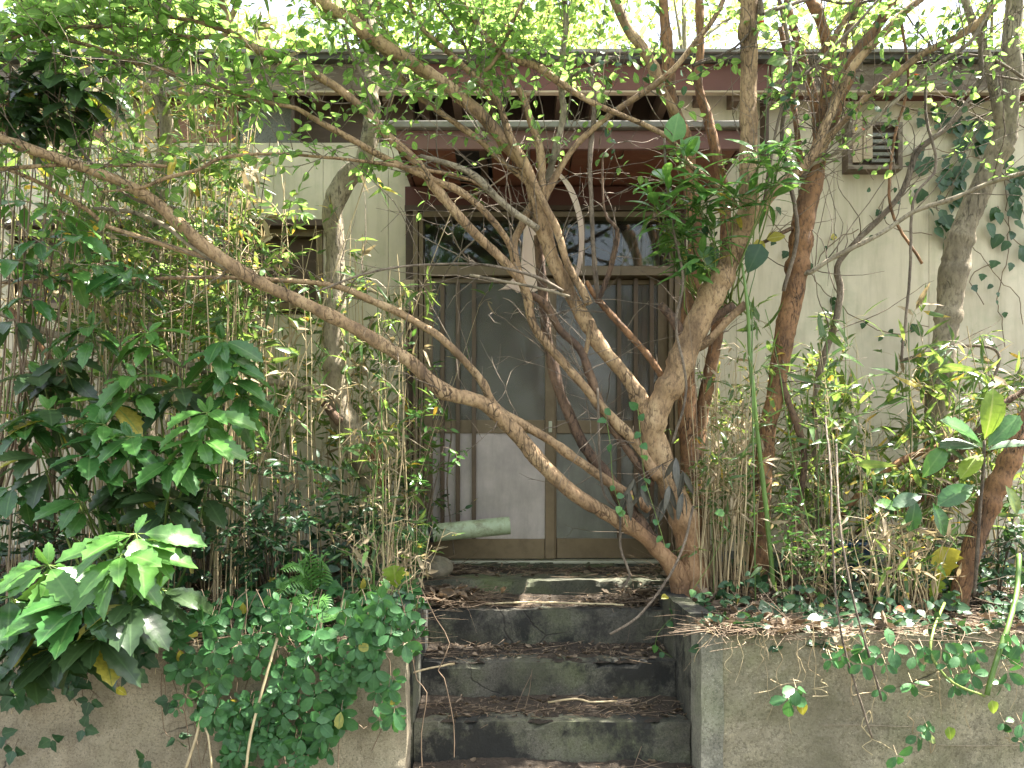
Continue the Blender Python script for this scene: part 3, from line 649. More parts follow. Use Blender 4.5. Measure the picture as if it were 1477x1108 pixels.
A([(748, 402, 3.74, 13), (742, 379, 3.72, 13), (734, 351, 3.68, 12), (714, 322, 3.64, 12), (688, 294, 3.6, 12), (660, 274, 3.57, 12), (631, 262, 3.54, 12), (569, 234, 3.5, 12), (522, 210, 3.46, 12), (478, 186, 3.42, 11), (444, 166, 3.4, 9), (427, 156, 3.38, 8), (396, 150, 3.36, 7), (339, 135, 3.32, 7), (288, 118, 3.28, 7), (237, 102, 3.25, 9), (190, 88, 3.22, 9), (135, 68, 3.2, 7), (68, 51, 3.18, 6), (-20, 30, 3.15, 4)], B_main)
A([(705, 275, 3.62, 5), (671, 257, 3.58, 6), (603, 244, 3.52, 6), (535, 234, 3.46, 6), (468, 227, 3.4, 5), (400, 222, 3.36, 5), (322, 227, 3.3, 6), (288, 244, 3.28, 6), (237, 257, 3.26, 6), (203, 271, 3.24, 5), (145, 277, 3.2, 3)], B_main)
A([(776, 330, 3.72, 13), (758, 318, 3.68, 12), (739, 305, 3.66, 12), (708, 277, 3.62, 12), (685, 254, 3.59, 12), (657, 240, 3.56, 11), (630, 232, 3.54, 9), (606, 226, 3.52, 8)], B_pale)
A([(777, 285, 3.74, 12), (765, 300, 3.75, 13), (752, 325, 3.75, 13), (742, 350, 3.74, 13), (745, 380, 3.73, 13), (752, 405, 3.73, 13)], B_main)
A([(812, 420, 3.68, 6), (779, 402, 3.64, 6), (739, 390, 3.6, 5), (694, 382, 3.56, 5), (637, 381, 3.52, 4), (580, 385, 3.48, 4), (520, 397, 3.44, 4), (456, 421, 3.4, 3)], B_vine)
A([(822, 428, 3.7, 5), (779, 416, 3.66, 5), (722, 405, 3.6, 5), (677, 397, 3.58, 5)], B_pale)
A([(940, 700, 3.92, 16), (924, 675, 3.9, 15), (902, 646, 3.88, 15), (873, 603, 3.86, 14), (866, 581, 3.85, 14), (852, 545, 3.84, 14), (837, 505, 3.83, 14), (808, 476, 3.82, 14), (787, 440, 3.8, 14), (765, 425, 3.78, 12)], B_wet)
A([(842, 515, 3.84, 9), (846, 500, 3.82, 9), (850, 480, 3.8, 8), (853, 462, 3.78, 8)], B_main)
A([(968, 565, 3.92, 12), (953, 541, 3.9, 12), (931, 509, 3.88, 12), (902, 476, 3.86, 12), (873, 444, 3.84, 12), (855, 422, 3.82, 10), (846, 405, 3.8, 6)], B_brown)
A([(863, 434, 3.82, 9), (857, 379, 3.8, 8), (853, 294, 3.78, 8), (851, 237, 3.76, 8), (855, 180, 3.74, 8), (858, 140, 3.72, 8), (852, 100, 3.7, 6)], B_vine)
A([(861, 438, 3.82, 9), (876, 402, 3.8, 10), (887, 362, 3.78, 9), (890, 331, 3.76, 8), (876, 315, 3.74, 5), (870, 288, 3.73, 4), (869, 237, 3.72, 4), (871, 222, 3.71, 3)], B_wet)
YT = A([(1003, 872, 3.97, 54), (998, 820, 3.97, 46), (989, 760, 3.95, 42), (967, 700, 3.93, 40), (949, 657, 3.9, 38), (940, 624, 3.88, 37), (953, 581, 3.86, 38), (974, 545, 3.84, 39), (987, 509, 3.83, 42), (1010, 458, 3.81, 42), (1032, 415, 3.8, 36), (1054, 372, 3.79, 33), (1070, 330, 3.78, 34), (1080, 300, 3.77, 33), (1079, 260, 3.76, 28), (1080, 203, 3.74, 26), (1080, 100, 3.71, 27), (1081, 0, 3.68, 28), (1085, -100, 3.66, 24), (1100, -260, 3.6, 18), (1080, -420, 3.6, 10)], B_main, name='trunk', sides=18, rough=.022, step=.02)
A([(1060, 345, 3.8, 22), (1088, 315, 3.79, 19), (1118, 277, 3.78, 18), (1150, 248, 3.77, 17), (1168, 230, 3.76, 17), (1188, 190, 3.75, 17), (1205, 149, 3.74, 16), (1229, 98, 3.73, 15), (1262, 61, 3.72, 14), (1303, 20, 3.71, 13), (1340, -10, 3.7, 11), (1420, -80, 3.7, 7)], B_main)
A([(1000, 500, 3.83, 18), (981, 476, 3.81, 17), (967, 455, 3.8, 16), (952, 440, 3.79, 15)], B_wet, name='cut_stub')
A([(1005, 500, 3.83, 20), (1021, 492, 3.81, 17), (1043, 469, 3.79, 14), (1076, 439, 3.77, 13)], B_main, name='cut_stub')
A([(1010, 480, 3.85, 18), (1030, 460, 3.85, 14), (1059, 441, 3.84, 13)], B_wet, name='cut_stub')
A([(1010, 870, 4.05, 42), (1005, 800, 4.05, 36), (998, 700, 4.06, 32), (992, 600, 4.07, 30), (990, 500, 4.06, 28), (1000, 400, 4.04, 24), (1002, 330, 4.02, 22), (996, 260, 4.0, 22), (990, 215, 3.97, 22), (976, 169, 3.94, 21), (966, 129, 3.92, 19), (962, 68, 3.9, 17), (956, 0, 3.88, 15), (950, -90, 3.85, 12), (930, -220, 3.8, 7)], B_brown, name='trunk')
A([(1003, 680, 4.08, 22), (1012, 600, 4.1, 22), (1030, 500, 4.1, 20), (1044, 400, 4.08, 18), (1046, 300, 4.04, 18), (1037, 240, 4.0, 17), (1020, 169, 3.97, 16), (1008, 120, 3.94, 14), (1010, 68, 3.92, 13), (1008, 0, 3.9, 12), (1000, -120, 3.9, 8)], B_brown, name='trunk')
A([(975, 165, 3.9, 14), (955, 130, 3.88, 17), (942, 98, 3.86, 19), (925, 68, 3.84, 19), (905, 41, 3.82, 18), (885, 0, 3.8, 17), (860, -60, 3.8, 13), (820, -170, 3.8, 7)], B_main)
A([(500, 0 - 30, 3.4, 4), (491, 0, 3.4, 5), (502, 68, 3.42, 6), (525, 115, 3.44, 6), (542, 169, 3.45, 6), (548, 192, 3.46, 5)], B_vine)
A([(684, 112, 3.6, 7), (705, 98, 3.58, 7), (725, 68, 3.57, 7), (740, 30, 3.56, 7), (755, 0, 3.55, 6), (775, -60, 3.5, 5)], B_main)
A([(683, 108, 3.6, 5), (671, 68, 3.58, 5), (650, 34, 3.56, 5), (627, 0, 3.54, 4), (600, -50, 3.5, 3)], B_vine)
A([(810, 128, 3.77, 6), (826, 108, 3.77, 8), (854, 100, 3.76, 8), (880, 85, 3.75, 6)], B_pale)
A([(240, 240 , 3.28, 6), (200, 238, 3.26, 6), (120, 240, 3.2, 6), (81, 238, 3.18, 7), (0, 244, 3.12, 7), (-80, 250, 3.1, 5)], B_main)
A([(330, 392, 3.4, 9), (305, 375, 3.38, 9), (254, 359, 3.36, 9), (190, 339, 3.32, 9), (152, 325, 3.3, 9), (129, 305, 3.28, 8), (102, 288, 3.26, 7), (51, 261, 3.22, 7), (0, 240, 3.18, 6)], B_main)
A([(330, 388, 3.38, 9), (300, 370, 3.37, 9), (271, 352, 3.36, 8), (237, 325, 3.35, 8), (186, 305, 3.34, 7), (135, 301, 3.33, 6)], B_pale)
A([(328, 51, 3.28, 8), (278, 54, 3.26, 7), (220, 44, 3.24, 6), (169, 39, 3.22, 6), (102, 39, 3.2, 6), (51, 46, 3.18, 5), (0, 61, 3.15, 5)], B_main)
A([(330, 46, 3.28, 8), (288, 32, 3.26, 7), (244, 24, 3.24, 7), (203, 17, 3.22, 6), (169, 0, 3.2, 6), (120, -40, 3.2, 4)], B_main)
A([(247, 104, 3.25, 6), (217, 95, 3.24, 5), (176, 71, 3.23, 5), (142, 44, 3.22, 4), (120, 10, 3.2, 3)], B_main)
A([(255, 300, 3.32, 5), (180, 280, 3.3, 5), (100, 190, 3.3, 5), (60, 60, 3.3, 4), (40, -20, 3.3, 4)], B_vine)
A([(1100, 300, 3.8, 6), (1130, 150, 3.7, 5), (1180, 90, 3.66, 5), (1240, 30, 3.6, 5), (1300, -40, 3.6, 4)], B_vine)
A([(1000, 95, 3.7, 5), (1040, 80, 3.68, 5), (1070, 60, 3.66, 4), (1100, 20, 3.64, 4)], B_vine)
# leafy twigs along the limbs that reach the upper part of the picture
pts_up = [(P, i) for P in tree.br for i in range(len(P)) if P[i, 3] < .035 and P[i, 2] > 2.7]
def px_of(p): return CX + p[0] * F / p[1], HY - (p[2] - EH) * F / p[1]
cnt = 0
for _ in range(9000):
    P, i = random.choice(pts_up); p = P[i, :3]; X, Y = px_of(p)
    dens = 1.0 if X < 480 else (.7 if X < 830 else .10)
    if Y > 60: dens *= .75
    if Y > 150: dens *= .30
    if Y > 250: dens *= .10 if X > 300 else .5
    if random.random() > dens: continue
    tg = P[min(i + 1, len(P) - 1), :3] - P[max(i - 1, 0), :3]
    d = unit(tg) * .5 + unit(rv() * (1, .8, .8)) + np.array((-.1, -.15, .25))
    L = random.uniform(.14, .42); spray(tree, p, d, L, random.randint(4, 8), T_ov if random.random() < .7 else T_ov2, L_can, .064 if X < 450 else .055)
    cnt += 1
    if cnt > 760: break
# the crown above: limbs and leaf sprays out of frame, added for dappled shade
def crown(pl, starts, n1, spread, rise, mat, T, lm, ll, ns, nl):
    for _ in range(n1):
        P0 = np.array(random.choice(starts), float); L = random.uniform(.8, 1.9); d = unit(np.array((random.uniform(-spread, spread), random.uniform(-spread, spread) * .8, rise)))
        Q = [P0]; dd_ = d
        for k in range(5): dd_ = unit(dd_ + rv() * .22); Q.append(Q[-1] + dd_ * L / 5)
        Q = np.array(Q); P = spline(np.hstack([Q, np.linspace(.012, .004, 6)[:, None]]), .1)
        pl.tw.tube(P[:, :3], P[:, 3], 5, cap=False)
        for _k in range(ns):
            q = P[random.randrange(len(P) // 4, len(P)), :3]
            spray(pl, q, rv() + np.array((0, 0, .3)), random.uniform(.2, .5), nl, T, lm, ll)
tips = [P[-1, :3] for P in tree.br if P[-1, 2] > 3.6] + [P[-8, :3] for P in tree.br if P[-1, 2] > 3.9]
crown(tree, tips, 26, 1.2, .75, B_main, T_ov, L_can, .075, 5, 7)
# bare side twigs and dead spurs
allp = [(P, i) for P in tree.br for i in range(len(P)) if P[i, 3] < .05]
for _ in range(760):
    P, i = random.choice(allp); X, Y = px_of(P[i, :3])
    if X < -50 or X > 1500 or Y < -50: continue
    tg = P[min(i + 1, len(P) - 1), :3] - P[max(i - 1, 0), :3]; d = unit(unit(tg) * .7 + rv() * .7 + np.array((0, -.15, .35))); L = random.choice([.03, .05, .08, .15, .3, .5, .8]) * random.uniform(.6, 1.2)
    k = 3 + int(L * 14); Q = [P[i, :3]]
    for _k in range(k): d = unit(d + rv() * .16); Q.append(Q[-1] + d * L / k)
    tree.tw.tube(Q, np.linspace(.0035 if L < .1 else .0028, .001, k + 1), 4, .1)
    if L > .25:
        for _j in range(2):
            q = Q[random.randrange(k // 3, k)]; e = unit(d + rv() * .6); tree.tw.tube([q, q + e * .06 + rv() * .006, q + e * .14], [.0016, .0013, .0007], 3, cap=False)
for sx, sz in ((-1.6, 3.9), (-2.4, 3.6), (-.9, 4.1), (.1, 4.3), (.9, 4.5)):  # further unseen crown sprays, added overhead to break up the sun
    crown(tree, [(sx, 3.1, sz)], 3, 1.2, .8, B_main, T_ov, L_can, .075, 5, 7)
tree.finish(B_vine)

# ------------------------------------------------------------------ other trees
def sparse(pl, n, T, mat, ll, ymax=200, nl=5, up=.3):
    c = [(P, i) for P in pl.br for i in range(len(P)) if P[i, 3] < .02]
    for _ in range(n):
        P, i = random.choice(c); X, Y = px_of(P[i, :3])
        if Y > ymax: continue
        spray(pl, P[i, :3], rv() + np.array((0, -.1, up)), random.uniform(.1, .35), nl, T, mat, ll)
def side_twigs(pl, n):
    a_ = [(P, i) for P in pl.br for i in range(len(P)) if P[i, 3] < .05]
    for _ in range(n):
        P, i = random.choice(a_); X, Y = px_of(P[i, :3])
        if Y < -50: continue
        tg = P[min(i + 1, len(P) - 1), :3] - P[max(i - 1, 0), :3]; d = unit(unit(tg) * .7 + rv() * .6 + np.array((0, -.1, .4))); L = random.choice([.04, .08, .2, .4, .7]) * random.uniform(.6, 1.2)
        k = 3 + int(L * 12); Q = [P[i, :3]]
        for _k in range(k): d = unit(d + rv() * .14); Q.append(Q[-1] + d * L / k)
        pl.tw.tube(Q, np.linspace(.0032, .001, k + 1), 4, .1)
t2 = Plant('brown_forked_tree', tuple(W(1100, 0, 4.1).xy) + (gz(4.1, 1.3),), 'reddish brown tree forking into many upright stems right of the big trunk', 'tree'); A = t2.limb
A([(1094, 850, 4.12, 30), (1098, 760, 4.11, 28), (1104, 639, 4.1, 27), (1119, 574, 4.08, 28), (1124, 523, 4.06, 30), (1133, 480, 4.04, 32), (1144, 422, 4.02, 34), (1155, 350, 4.0, 34), (1161, 305, 3.98, 35), (1174, 254, 3.96, 30), (1182, 203, 3.94, 22), (1191, 135, 3.9, 18), (1194, 68, 3.88, 17), (1180, 20, 3.86, 16), (1164, -10, 3.85, 14), (1140, -120, 3.8, 9)], B_brown, name='trunk', sides=16, rough=.025, step=.02)
A([(1172, 260, 3.97, 18), (1190, 200, 3.95, 14), (1205, 140, 3.93, 13), (1214, 90, 3.9, 12), (1220, 51, 3.88, 12), (1240, 0, 3.86, 10), (1260, -80, 3.8, 6)], B_main)
A([(1168, 270, 4.0, 24), (1190, 195, 3.99, 22), (1212, 135, 3.97, 23), (1230, 88, 3.95, 22), (1262, 41, 3.93, 20), (1292, 0, 3.9, 19), (1340, -80, 3.9, 12), (1400, -190, 3.9, 6)], B_brown)
A([(1192, 70, 3.88, 12), (1215, 35, 3.86, 11), (1235, 5, 3.84, 10), (1260, -60, 3.8, 7)], B_main)
A([(1158, 262, 3.96, 8), (1168, 240, 3.92, 8), (1212, 217, 3.88, 8), (1252, 183, 3.84, 8), (1303, 135, 3.8, 8), (1344, 98, 3.76, 7), (1391, 68, 3.72, 7), (1411, 44, 3.7, 6), (1440, -10, 3.68, 4)], B_pale)
A([(1175, 240, 3.94, 12), (1188, 210, 3.9, 12), (1242, 149, 3.86, 12), (1290, 108, 3.82, 12), (1337, 74, 3.8, 12), (1377, 54, 3.78, 12), (1415, 30, 3.76, 12), (1437, 0, 3.74, 11), (1470, -50, 3.7, 8)], B_main)
A([(1180, 711 + 80, 4.2, 11), (1176, 700, 4.2, 11), (1176, 585, 4.18, 11), (1184, 530, 4.16, 12), (1202, 473, 4.14, 12), (1212, 422, 4.12, 12), (1207, 385, 4.1, 11), (1229, 355, 4.05, 10), (1269, 315, 4.0, 10), (1303, 274, 3.96, 10), (1320, 223, 3.93, 10), (1337, 206, 3.92, 10), (1367, 183, 3.9, 9), (1398, 145, 3.88, 9), (1415, 112, 3.87, 9), (1416, 51, 3.86, 8), (1440, -20, 3.8, 7)], B_vine)
A([(1151, 393, 4.0, 8), (1169, 393, 3.96, 8), (1200, 372, 3.92, 8), (1269, 338, 3.86, 8), (1320, 305, 3.8, 8), (1371, 288, 3.74, 8), (1421, 267, 3.68, 8), (1477, 249, 3.62, 8), (1560, 225, 3.6, 6)], B_pale)
A([(1122, 530, 4.05, 11), (1124, 545, 4.04, 11), (1137, 581, 4.03, 11), (1155, 632, 4.03, 11), (1161, 675, 4.04, 11), (1151, 740, 4.06, 11), (1148, 860, 4.1, 12)], B_wet)
A([(1125, 40, 3.9, 9), (1140, 110, 3.92, 10), (1150, 190, 3.95, 10), (1158, 260, 3.97, 12)], B_brown)
A([(1135, 0, 4.1, 13), (1150, 60, 4.1, 14), (1175, 150, 4.12, 16), (1180, 240, 4.14, 18), (1165, 330, 4.14, 20)], B_brown)
A([(1100, 350, 4.0, 6), (1140, 330, 3.98, 7), (1165, 325, 3.97, 5)], B_wet)
tips = [P[-1, :3] for P in t2.br if P[-1, 2] > 3.6]
crown(t2, tips, 22, .9, .9, B_main, T_ov, L_can, .06, 5, 6); side_twigs(t2, 420); sparse(t2, 170, T_ov, L_can, .05, 260, 4); t2.finish(B_vine)

t3 = Plant('grey_mottled_tree', tuple(W(1350, 0, 4.4).xy) + (gz(4.4, 2.4),), 'grey mottled tree leaning right with a knot and forked top at the right edge', 'tree'); A = t3.limb
A([(1352, 850, 4.42, 42), (1350, 720, 4.42, 38), (1352, 600, 4.41, 37), (1357, 530, 4.4, 36), (1368, 458, 4.38, 37), (1374, 404, 4.36, 42), (1378, 382, 4.36, 46), (1383, 350, 4.34, 38), (1405, 294, 4.32, 36), (1432, 237, 4.3, 34), (1448, 203, 4.29, 36), (1455, 152, 4.28, 29), (1462, 102, 4.27, 28), (1458, 60, 4.26, 26), (1462, 10, 4.25, 25), (1460, -100, 4.2, 20), (1440, -260, 4.2, 10)], B_pale, name='trunk', sides=18, rough=.03, step=.02)
A([(1450, 195, 4.28, 22), (1441, 160, 4.26, 19), (1432, 118, 4.24, 18), (1418, 68, 4.22, 17), (1398, 17, 4.2, 14), (1380, -60, 4.2, 9)], B_pale)
tips = [P[-1, :3] for P in t3.br]; crown(t3, tips, 14, 1., .8, B_main, T_ov, L_can, .06, 6, 7); sparse(t3, 30, T_ov, L_can, .05, 240, 4); side_twigs(t3, 40); t3.finish(B_vine)

t4 = Plant('leaning_tree', tuple(W(548, 0, 4.13).xy) + (gz(4.13, -.8),), 'crooked grey brown tree with a bent top left of the door', 'tree'); A = lambda pts, *a, **k: t4.limb([(x, y, d - .32 * min(1, max(0, (d - 3.9) / .3)), w) for x, y, d, w in pts], *a, **k)
A([(556, 850, 4.46, 44), (550, 760, 4.46, 44), (535, 690, 4.45, 42), (516, 646, 4.43, 40), (496, 603, 4.4, 37), (485, 552, 4.38, 32), (481, 494, 4.36, 30), (484, 422, 4.34, 30), (484, 350, 4.32, 29), (480, 300, 4.3, 32), (500, 258, 4.28, 33), (523, 235, 4.25, 28), (534, 195, 4.2, 25), (535, 135, 4.12, 24), (535, 85, 4.06, 23), (532, 0, 4.0, 20), (525, -100, 3.9, 13), (500, -240, 3.9, 7)], B_pale, name='trunk', sides=18, rough=.03, step=.02)
A([(488, 580, 4.39, 20), (473, 567, 4.37, 16), (422, 556, 4.3, 13), (372, 549, 4.24, 13), (343, 541, 4.18, 13), (271, 527, 4.1, 14), (199, 505, 4.0, 15), (144, 494, 3.95, 15), (72, 480, 3.88, 14), (0, 451, 3.8, 12), (-100, 430, 3.8, 8)], B_pale)
A([(492, 610, 4.34, 16), (474, 590, 4.33, 14), (464, 578, 4.32, 12)], B_wet, name='cut_stub')
A([(535, 640, 4.36, 18), (542, 670, 4.4, 22), (550, 700, 4.42, 22)], B_brown)
tips = [t4.br[0][-1, :3], t4.br[0][-20, :3]]; crown(t4, tips, 24, 1., .8, B_main, T_ov, L_can, .07, 6, 7); t4.finish(B_vine)

t5 = Plant('slanting_tree', tuple(W(1385, 0, 3.66).xy) + (gz(3.66, 2.3),), 'smooth reddish brown trunk slanting out of the bottom right corner shrubs', 'tree'); A = t5.limb
A([(1380, 880, 3.66, 30), (1388, 845, 3.66, 30), (1402, 790, 3.66, 31), (1418, 750, 3.66, 32), (1447, 682, 3.66, 31), (1477, 620, 3.66, 30), (1530, 520, 3.8, 26), (1600, 380, 3.8, 22), (1650, 200, 3.8, 12)], B_brown, name='trunk', sides=18, rough=.02, step=.02)
A([(1215, 745, 4.2, 11), (1223, 733, 4.2, 12), (1252, 700, 4.15, 12), (1303, 664, 4.1, 12), (1360, 640, 4.1, 9), (1420, 625, 4.0, 6)], B_brown)
A([(1236, 770, 4.2, 9), (1262, 735, 4.1, 10), (1303, 704, 4.06, 11), (1375, 660, 4.0, 12), (1447, 585, 3.9, 11), (1480, 562, 3.88, 11), (1560, 500, 3.8, 9)], B_wet)
A([(1240, 760, 4.3, 8), (1300, 735, 4.2, 9), (1380, 690, 4.1, 9), (1440, 640, 4.0, 9), (1500, 600, 3.9, 9)], B_brown)
A([(1300, 520, 4.3, 6), (1380, 500, 4.2, 6), (1440, 510, 4.15, 5), (1420, 580, 4.1, 6)], B_vine)
A([(1230, 800, 3.9, 5), (1290, 770, 3.8, 5), (1350, 765, 3.75, 5), (1420, 790, 3.72, 4)], B_vine)
tips = [t5.br[0][-1, :3]]; crown(t5, tips, 14, 1., .8, B_main, T_ov, L_can, .06, 6, 7); side_twigs(t5, 90); t5.finish(B_vine)

t6 = Plant('slender_tree', tuple(W(222, 0, 4.0).xy) + (gz(4.0, -1.8),), 'slender pale trunk rising through the bamboo at the left', 'tree'); A = t6.limb
A([(226, 860, 4.0, 20), (216, 600, 4.0, 18), (228, 400, 4.0, 18), (232, 260, 3.98, 19), (240, 180, 3.95, 20), (225, 110, 3.9, 18), (238, 20, 3.88, 15), (250, -100, 3.8, 9)], B_pale, name='trunk')
A([(20, 700, 3.9, 10), (55, 640, 3.85, 12), (95, 570, 3.8, 13), (60, 500, 3.75, 9), (10, 440, 3.7, 8)], B_brown)
A([(-10, 620, 3.95, 9), (40, 650, 3.9, 9), (110, 640, 3.85, 8), (160, 620, 3.8, 7)], B_brown)
A([(-20, 690, 3.8, 6), (40, 730, 3.78, 6), (90, 770, 3.76, 6)], S_green)
tips = [t6.br[0][-1, :3]]; crown(t6, tips, 16, 1., .8, B_main, T_ov, L_can, .07, 6, 7); t6.finish(B_vine)

# ------------------------------------------------------------------ bamboo clumps
NV = 6; cane_curves = []; cane_meshes = {}
for v in range(NV):
    z = np.linspace(0, 1, 17); a = random.uniform(0, 6.28); b = random.uniform(.01, .09)
    C = np.stack([b * np.cos(a) * z ** 2.4 + .006 * np.sin(z * 9 + v), b * np.sin(a) * z ** 2.4 + .006 * np.cos(z * 7 + v), z], 1); cane_curves.append(C)
def cane_mesh(v, mat):
    k = (v, mat.name)
    if k not in cane_meshes:
        C = cane_curves[v]; r = np.linspace(.0026, .0012, 17) * (1 + .35 * (np.arange(17) % 3 == 0))
        G = Geo(); G.tube(C, r, 5, cap=False, rnd=0.0); cane_meshes[k] = G.mesh('cane', mat)
    return cane_meshes[k]
def bamboo(label, xr, dr, n, hr, leafz, nleaf, lean=.05, dead=.35, greenc=.12, ll=.11, rad=(.8, 1.9), xfun=None, group=None):
    xm = (xr[0] + xr[1]) / 2; dm = (dr[0] + dr[1]) / 2; b = W(xm, 0, dm); base = (b.x, dm, gz(dm, b.x))
    pl = Plant('bamboo_clump', base, label, 'bamboo', 'dwarf bamboo thickets in front of the house')
    for k in range(n):
        px = random.uniform(*xr); d = random.uniform(*dr); p = W(px, 0, d); x = p.x; z0 = gz(d, x) - .02
        h = random.uniform(*hr); v = random.randrange(NV); mat = S_gcane if random.random() < greenc else S_cane
        rs = random.choice([.55, .8, 1, 1.3, 1.7]) * random.uniform(.85, 1.15); th = random.uniform(0, 6.28)
        if random.random() < .12: h *= .6
        M = Matrix.Translation(Vector((x, d, z0)) - Vector(base)) @ Matrix.Rotation(random.gauss(0, lean * (3.5 if random.random() < .12 else 1)), 4, 'Y') @ Matrix.Rotation(random.gauss(-.02, lean * .7), 4, 'X') @ Matrix.Rotation(th, 4, 'Z') @ Matrix.Diagonal((h, h, h, 1))
        # radius is set apart from height
        Ms = M.copy()
        o = bpy.data.objects.new('cane', cane_mesh(v, mat)); col.objects.link(o); o.parent = pl.root
        f = rs / h; 
        o.matrix_basis = Ms @ Matrix.Diagonal((max(.5, f), max(.5, f), 1, 1))
        C = cane_curves[v]
        for q in range(int(nleaf * random.uniform(.5, 1.5))):
            t = leafz[0] + (leafz[1] - leafz[0]) * random.random() ** .8
            i = min(15, int(t * 16)); c = C[i]; c = Vector((c[0] * max(.5, f), c[1] * max(.5, f), t)); P = np.array(M @ c) + np.array(base)
            az = random.uniform(0, 6.28); bd = unit((math.cos(az), math.sin(az), random.uniform(.2, 1.1))); L = random.uniform(.05, .22)
            e = P + bd * L + np.array((0, 0, -.02)); pl.tw.tube([P, P + bd * L * .5 + np.array((0, 0, .008)), e], [.0016, .0011, .0007], 3, cap=False)
            dr_ = random.random() < dead * (.4 if t > .7 else 1)
            for s in range(random.randint(2, 5)):
                ld = unit(bd * .7 + rv() * .75 + np.array((0, -.1, -.25)))
                pl.leaf(T_bam if random.random() < .6 else T_bam2, (L_straw if dr_ else L_bam), P + (e - P) * random.uniform(.5, 1), ld, rv() * .6 + np.array((0, -.3, .7)), ll * random.uniform(.5, 1.25), random.uniform(.9, 2.1))
    pl.finish(S_cane, twname='branchlets'); return pl

bamboo('dense dry bamboo thicket at the left edge under the serrated shrub', (-60, 120), (3.6, 4.5), 56, (1.2, 2.8), (.55, 1), 7)
bamboo('tall leafy bamboo thicket left of the slender pale trunk', (110, 235), (3.6, 4.5), 66, (1.7, 3.1), (.6, 1), 10)
bamboo('tall leafy bamboo thicket just right of the slender pale trunk', (230, 350), (3.55, 4.5), 62, (1.6, 3.1), (.6, 1), 10)
bamboo('bamboo thicket of bare tan canes left of the crooked tree', (340, 450), (3.7, 4.65), 44, (1.0, 2.5), (.6, 1), 5)
bamboo('bamboo canes growing in front of the crooked tree', (430, 530), (3.85, 4.6), 26, (.8, 2.2), (.5, 1), 6)
bamboo('bamboo canes growing beside the left door jamb', (530, 600), (3.65, 4.5), 42, (.7, 1.9), (.45, 1), 5)
bamboo('dense sheaf of straw coloured canes right of the big trunk', (1008, 1082), (3.82, 4.3), 95, (.6, 1.35), (.35, 1), 4, .035, .5, .03, .075)
bamboo('thin bamboo between the straw sheaf and the brown forked tree', (1080, 1190), (4.15, 4.6), 26, (.5, 1.4), (.35, 1), 6)
bamboo('leafy green bamboo in front of the cream wall', (1170, 1330), (3.8, 4.6), 44, (.6, 1.6), (.5, 1), 6, .10, .12, .3, .14)
bamboo('leafy bamboo in front of the grey mottled tree', (1310, 1500), (3.85, 4.6), 40, (.6, 1.5), (.5, 1), 7, .10, .12, .3, .14)

bamboo('low sheaf of straw stalks left of the yellow leaf', (1255, 1345), (3.45, 3.8), 55, (.2, .62), (.5, 1), 2, .13, .8, .02, .08)
bamboo('short straw stalks behind the two pale strands', (1120, 1220), (3.5, 4.0), 34, (.2, .55), (.5, 1), 2, .13, .8, .02, .08)
bamboo('short straw stalks at the top left corner of the steps', (500, 600), (3.4, 3.9), 34, (.2, .6), (.5, 1), 2, .10, .8, .02, .08)
# ------------------------------------------------------------------ broad-leaved shrubs
def whorl_shrub(name, base, whorls, label, T, mats, ll, nlv, twm=S_green, spreadz=(-.9, .15), ws=1., up=(0, -.35, .9), seed=1, group=None, inner=0, cat='shrub', stemw=.006):
    pl = Plant(name, base, label, cat, group); hub = np.array(base, float)
    for (x, y, d, mi) in whorls:
        c = np.array(W(x, y, d)); mid = hub * .45 + c * .55 + np.array((0, .04, -.12)) + rv() * .04; 
        P = spline([(*hub + (rv() * (.06, .05, 0)), stemw * 1.4) if False else (*(hub + rv() * np.array((.06, .04, 0))), stemw * 1.4), (*mid, stemw), (*c, stemw * .6)], .06)
        G = Geo(); G.tube(P[:, :3], P[:, 3], 6, .05); G.build('stem', twm, pl.root, smooth=True)
        sets = [(c, nlv)] + [(c - unit(c - mid) * (.06 + .06 * k), nlv - 2) for k in range(inner)]
        for cc, nn in sets:
            a0 = random.random() * 6.28
            for k in range(nn):
                a = a0 + k * 2.4 + random.gauss(0, .15); el = random.uniform(*spreadz)
                d_ = unit((math.cos(a), math.sin(a) * .9 - .25, el)); nr = np.array(up) + rv() * .22
                p0 = cc + d_ * .012; pl.tw.tube([cc, p0 + d_ * .02], .0022, 4, cap=False)
                pl.leaf(T[k % len(T)], mats[mi], p0 + d_ * .015, d_, nr, ll * random.uniform(.62, 1.12), ws * random.uniform(.85, 1.1))
            for k in range(2 if nn == nlv else 0):
                d_ = unit((random.gauss(0, .5), random.gauss(-.2, .4), 1)); pl.leaf(T[0], mats[min(mi, 1)] , cc, d_, (rv() + (0, -1, 0)), ll * .4, ws)
    pl.finish(twm); return pl
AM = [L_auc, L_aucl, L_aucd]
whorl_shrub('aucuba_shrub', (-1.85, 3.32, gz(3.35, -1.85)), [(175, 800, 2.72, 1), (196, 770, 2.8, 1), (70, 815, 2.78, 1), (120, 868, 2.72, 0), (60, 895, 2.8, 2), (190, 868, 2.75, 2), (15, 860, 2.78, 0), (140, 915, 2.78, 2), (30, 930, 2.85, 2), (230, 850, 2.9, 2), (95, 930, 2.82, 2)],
    'low shrub of large bright toothed leaves overhanging the left retaining wall', [T_auc, T_auc2], AM, .205, 7, inner=1)
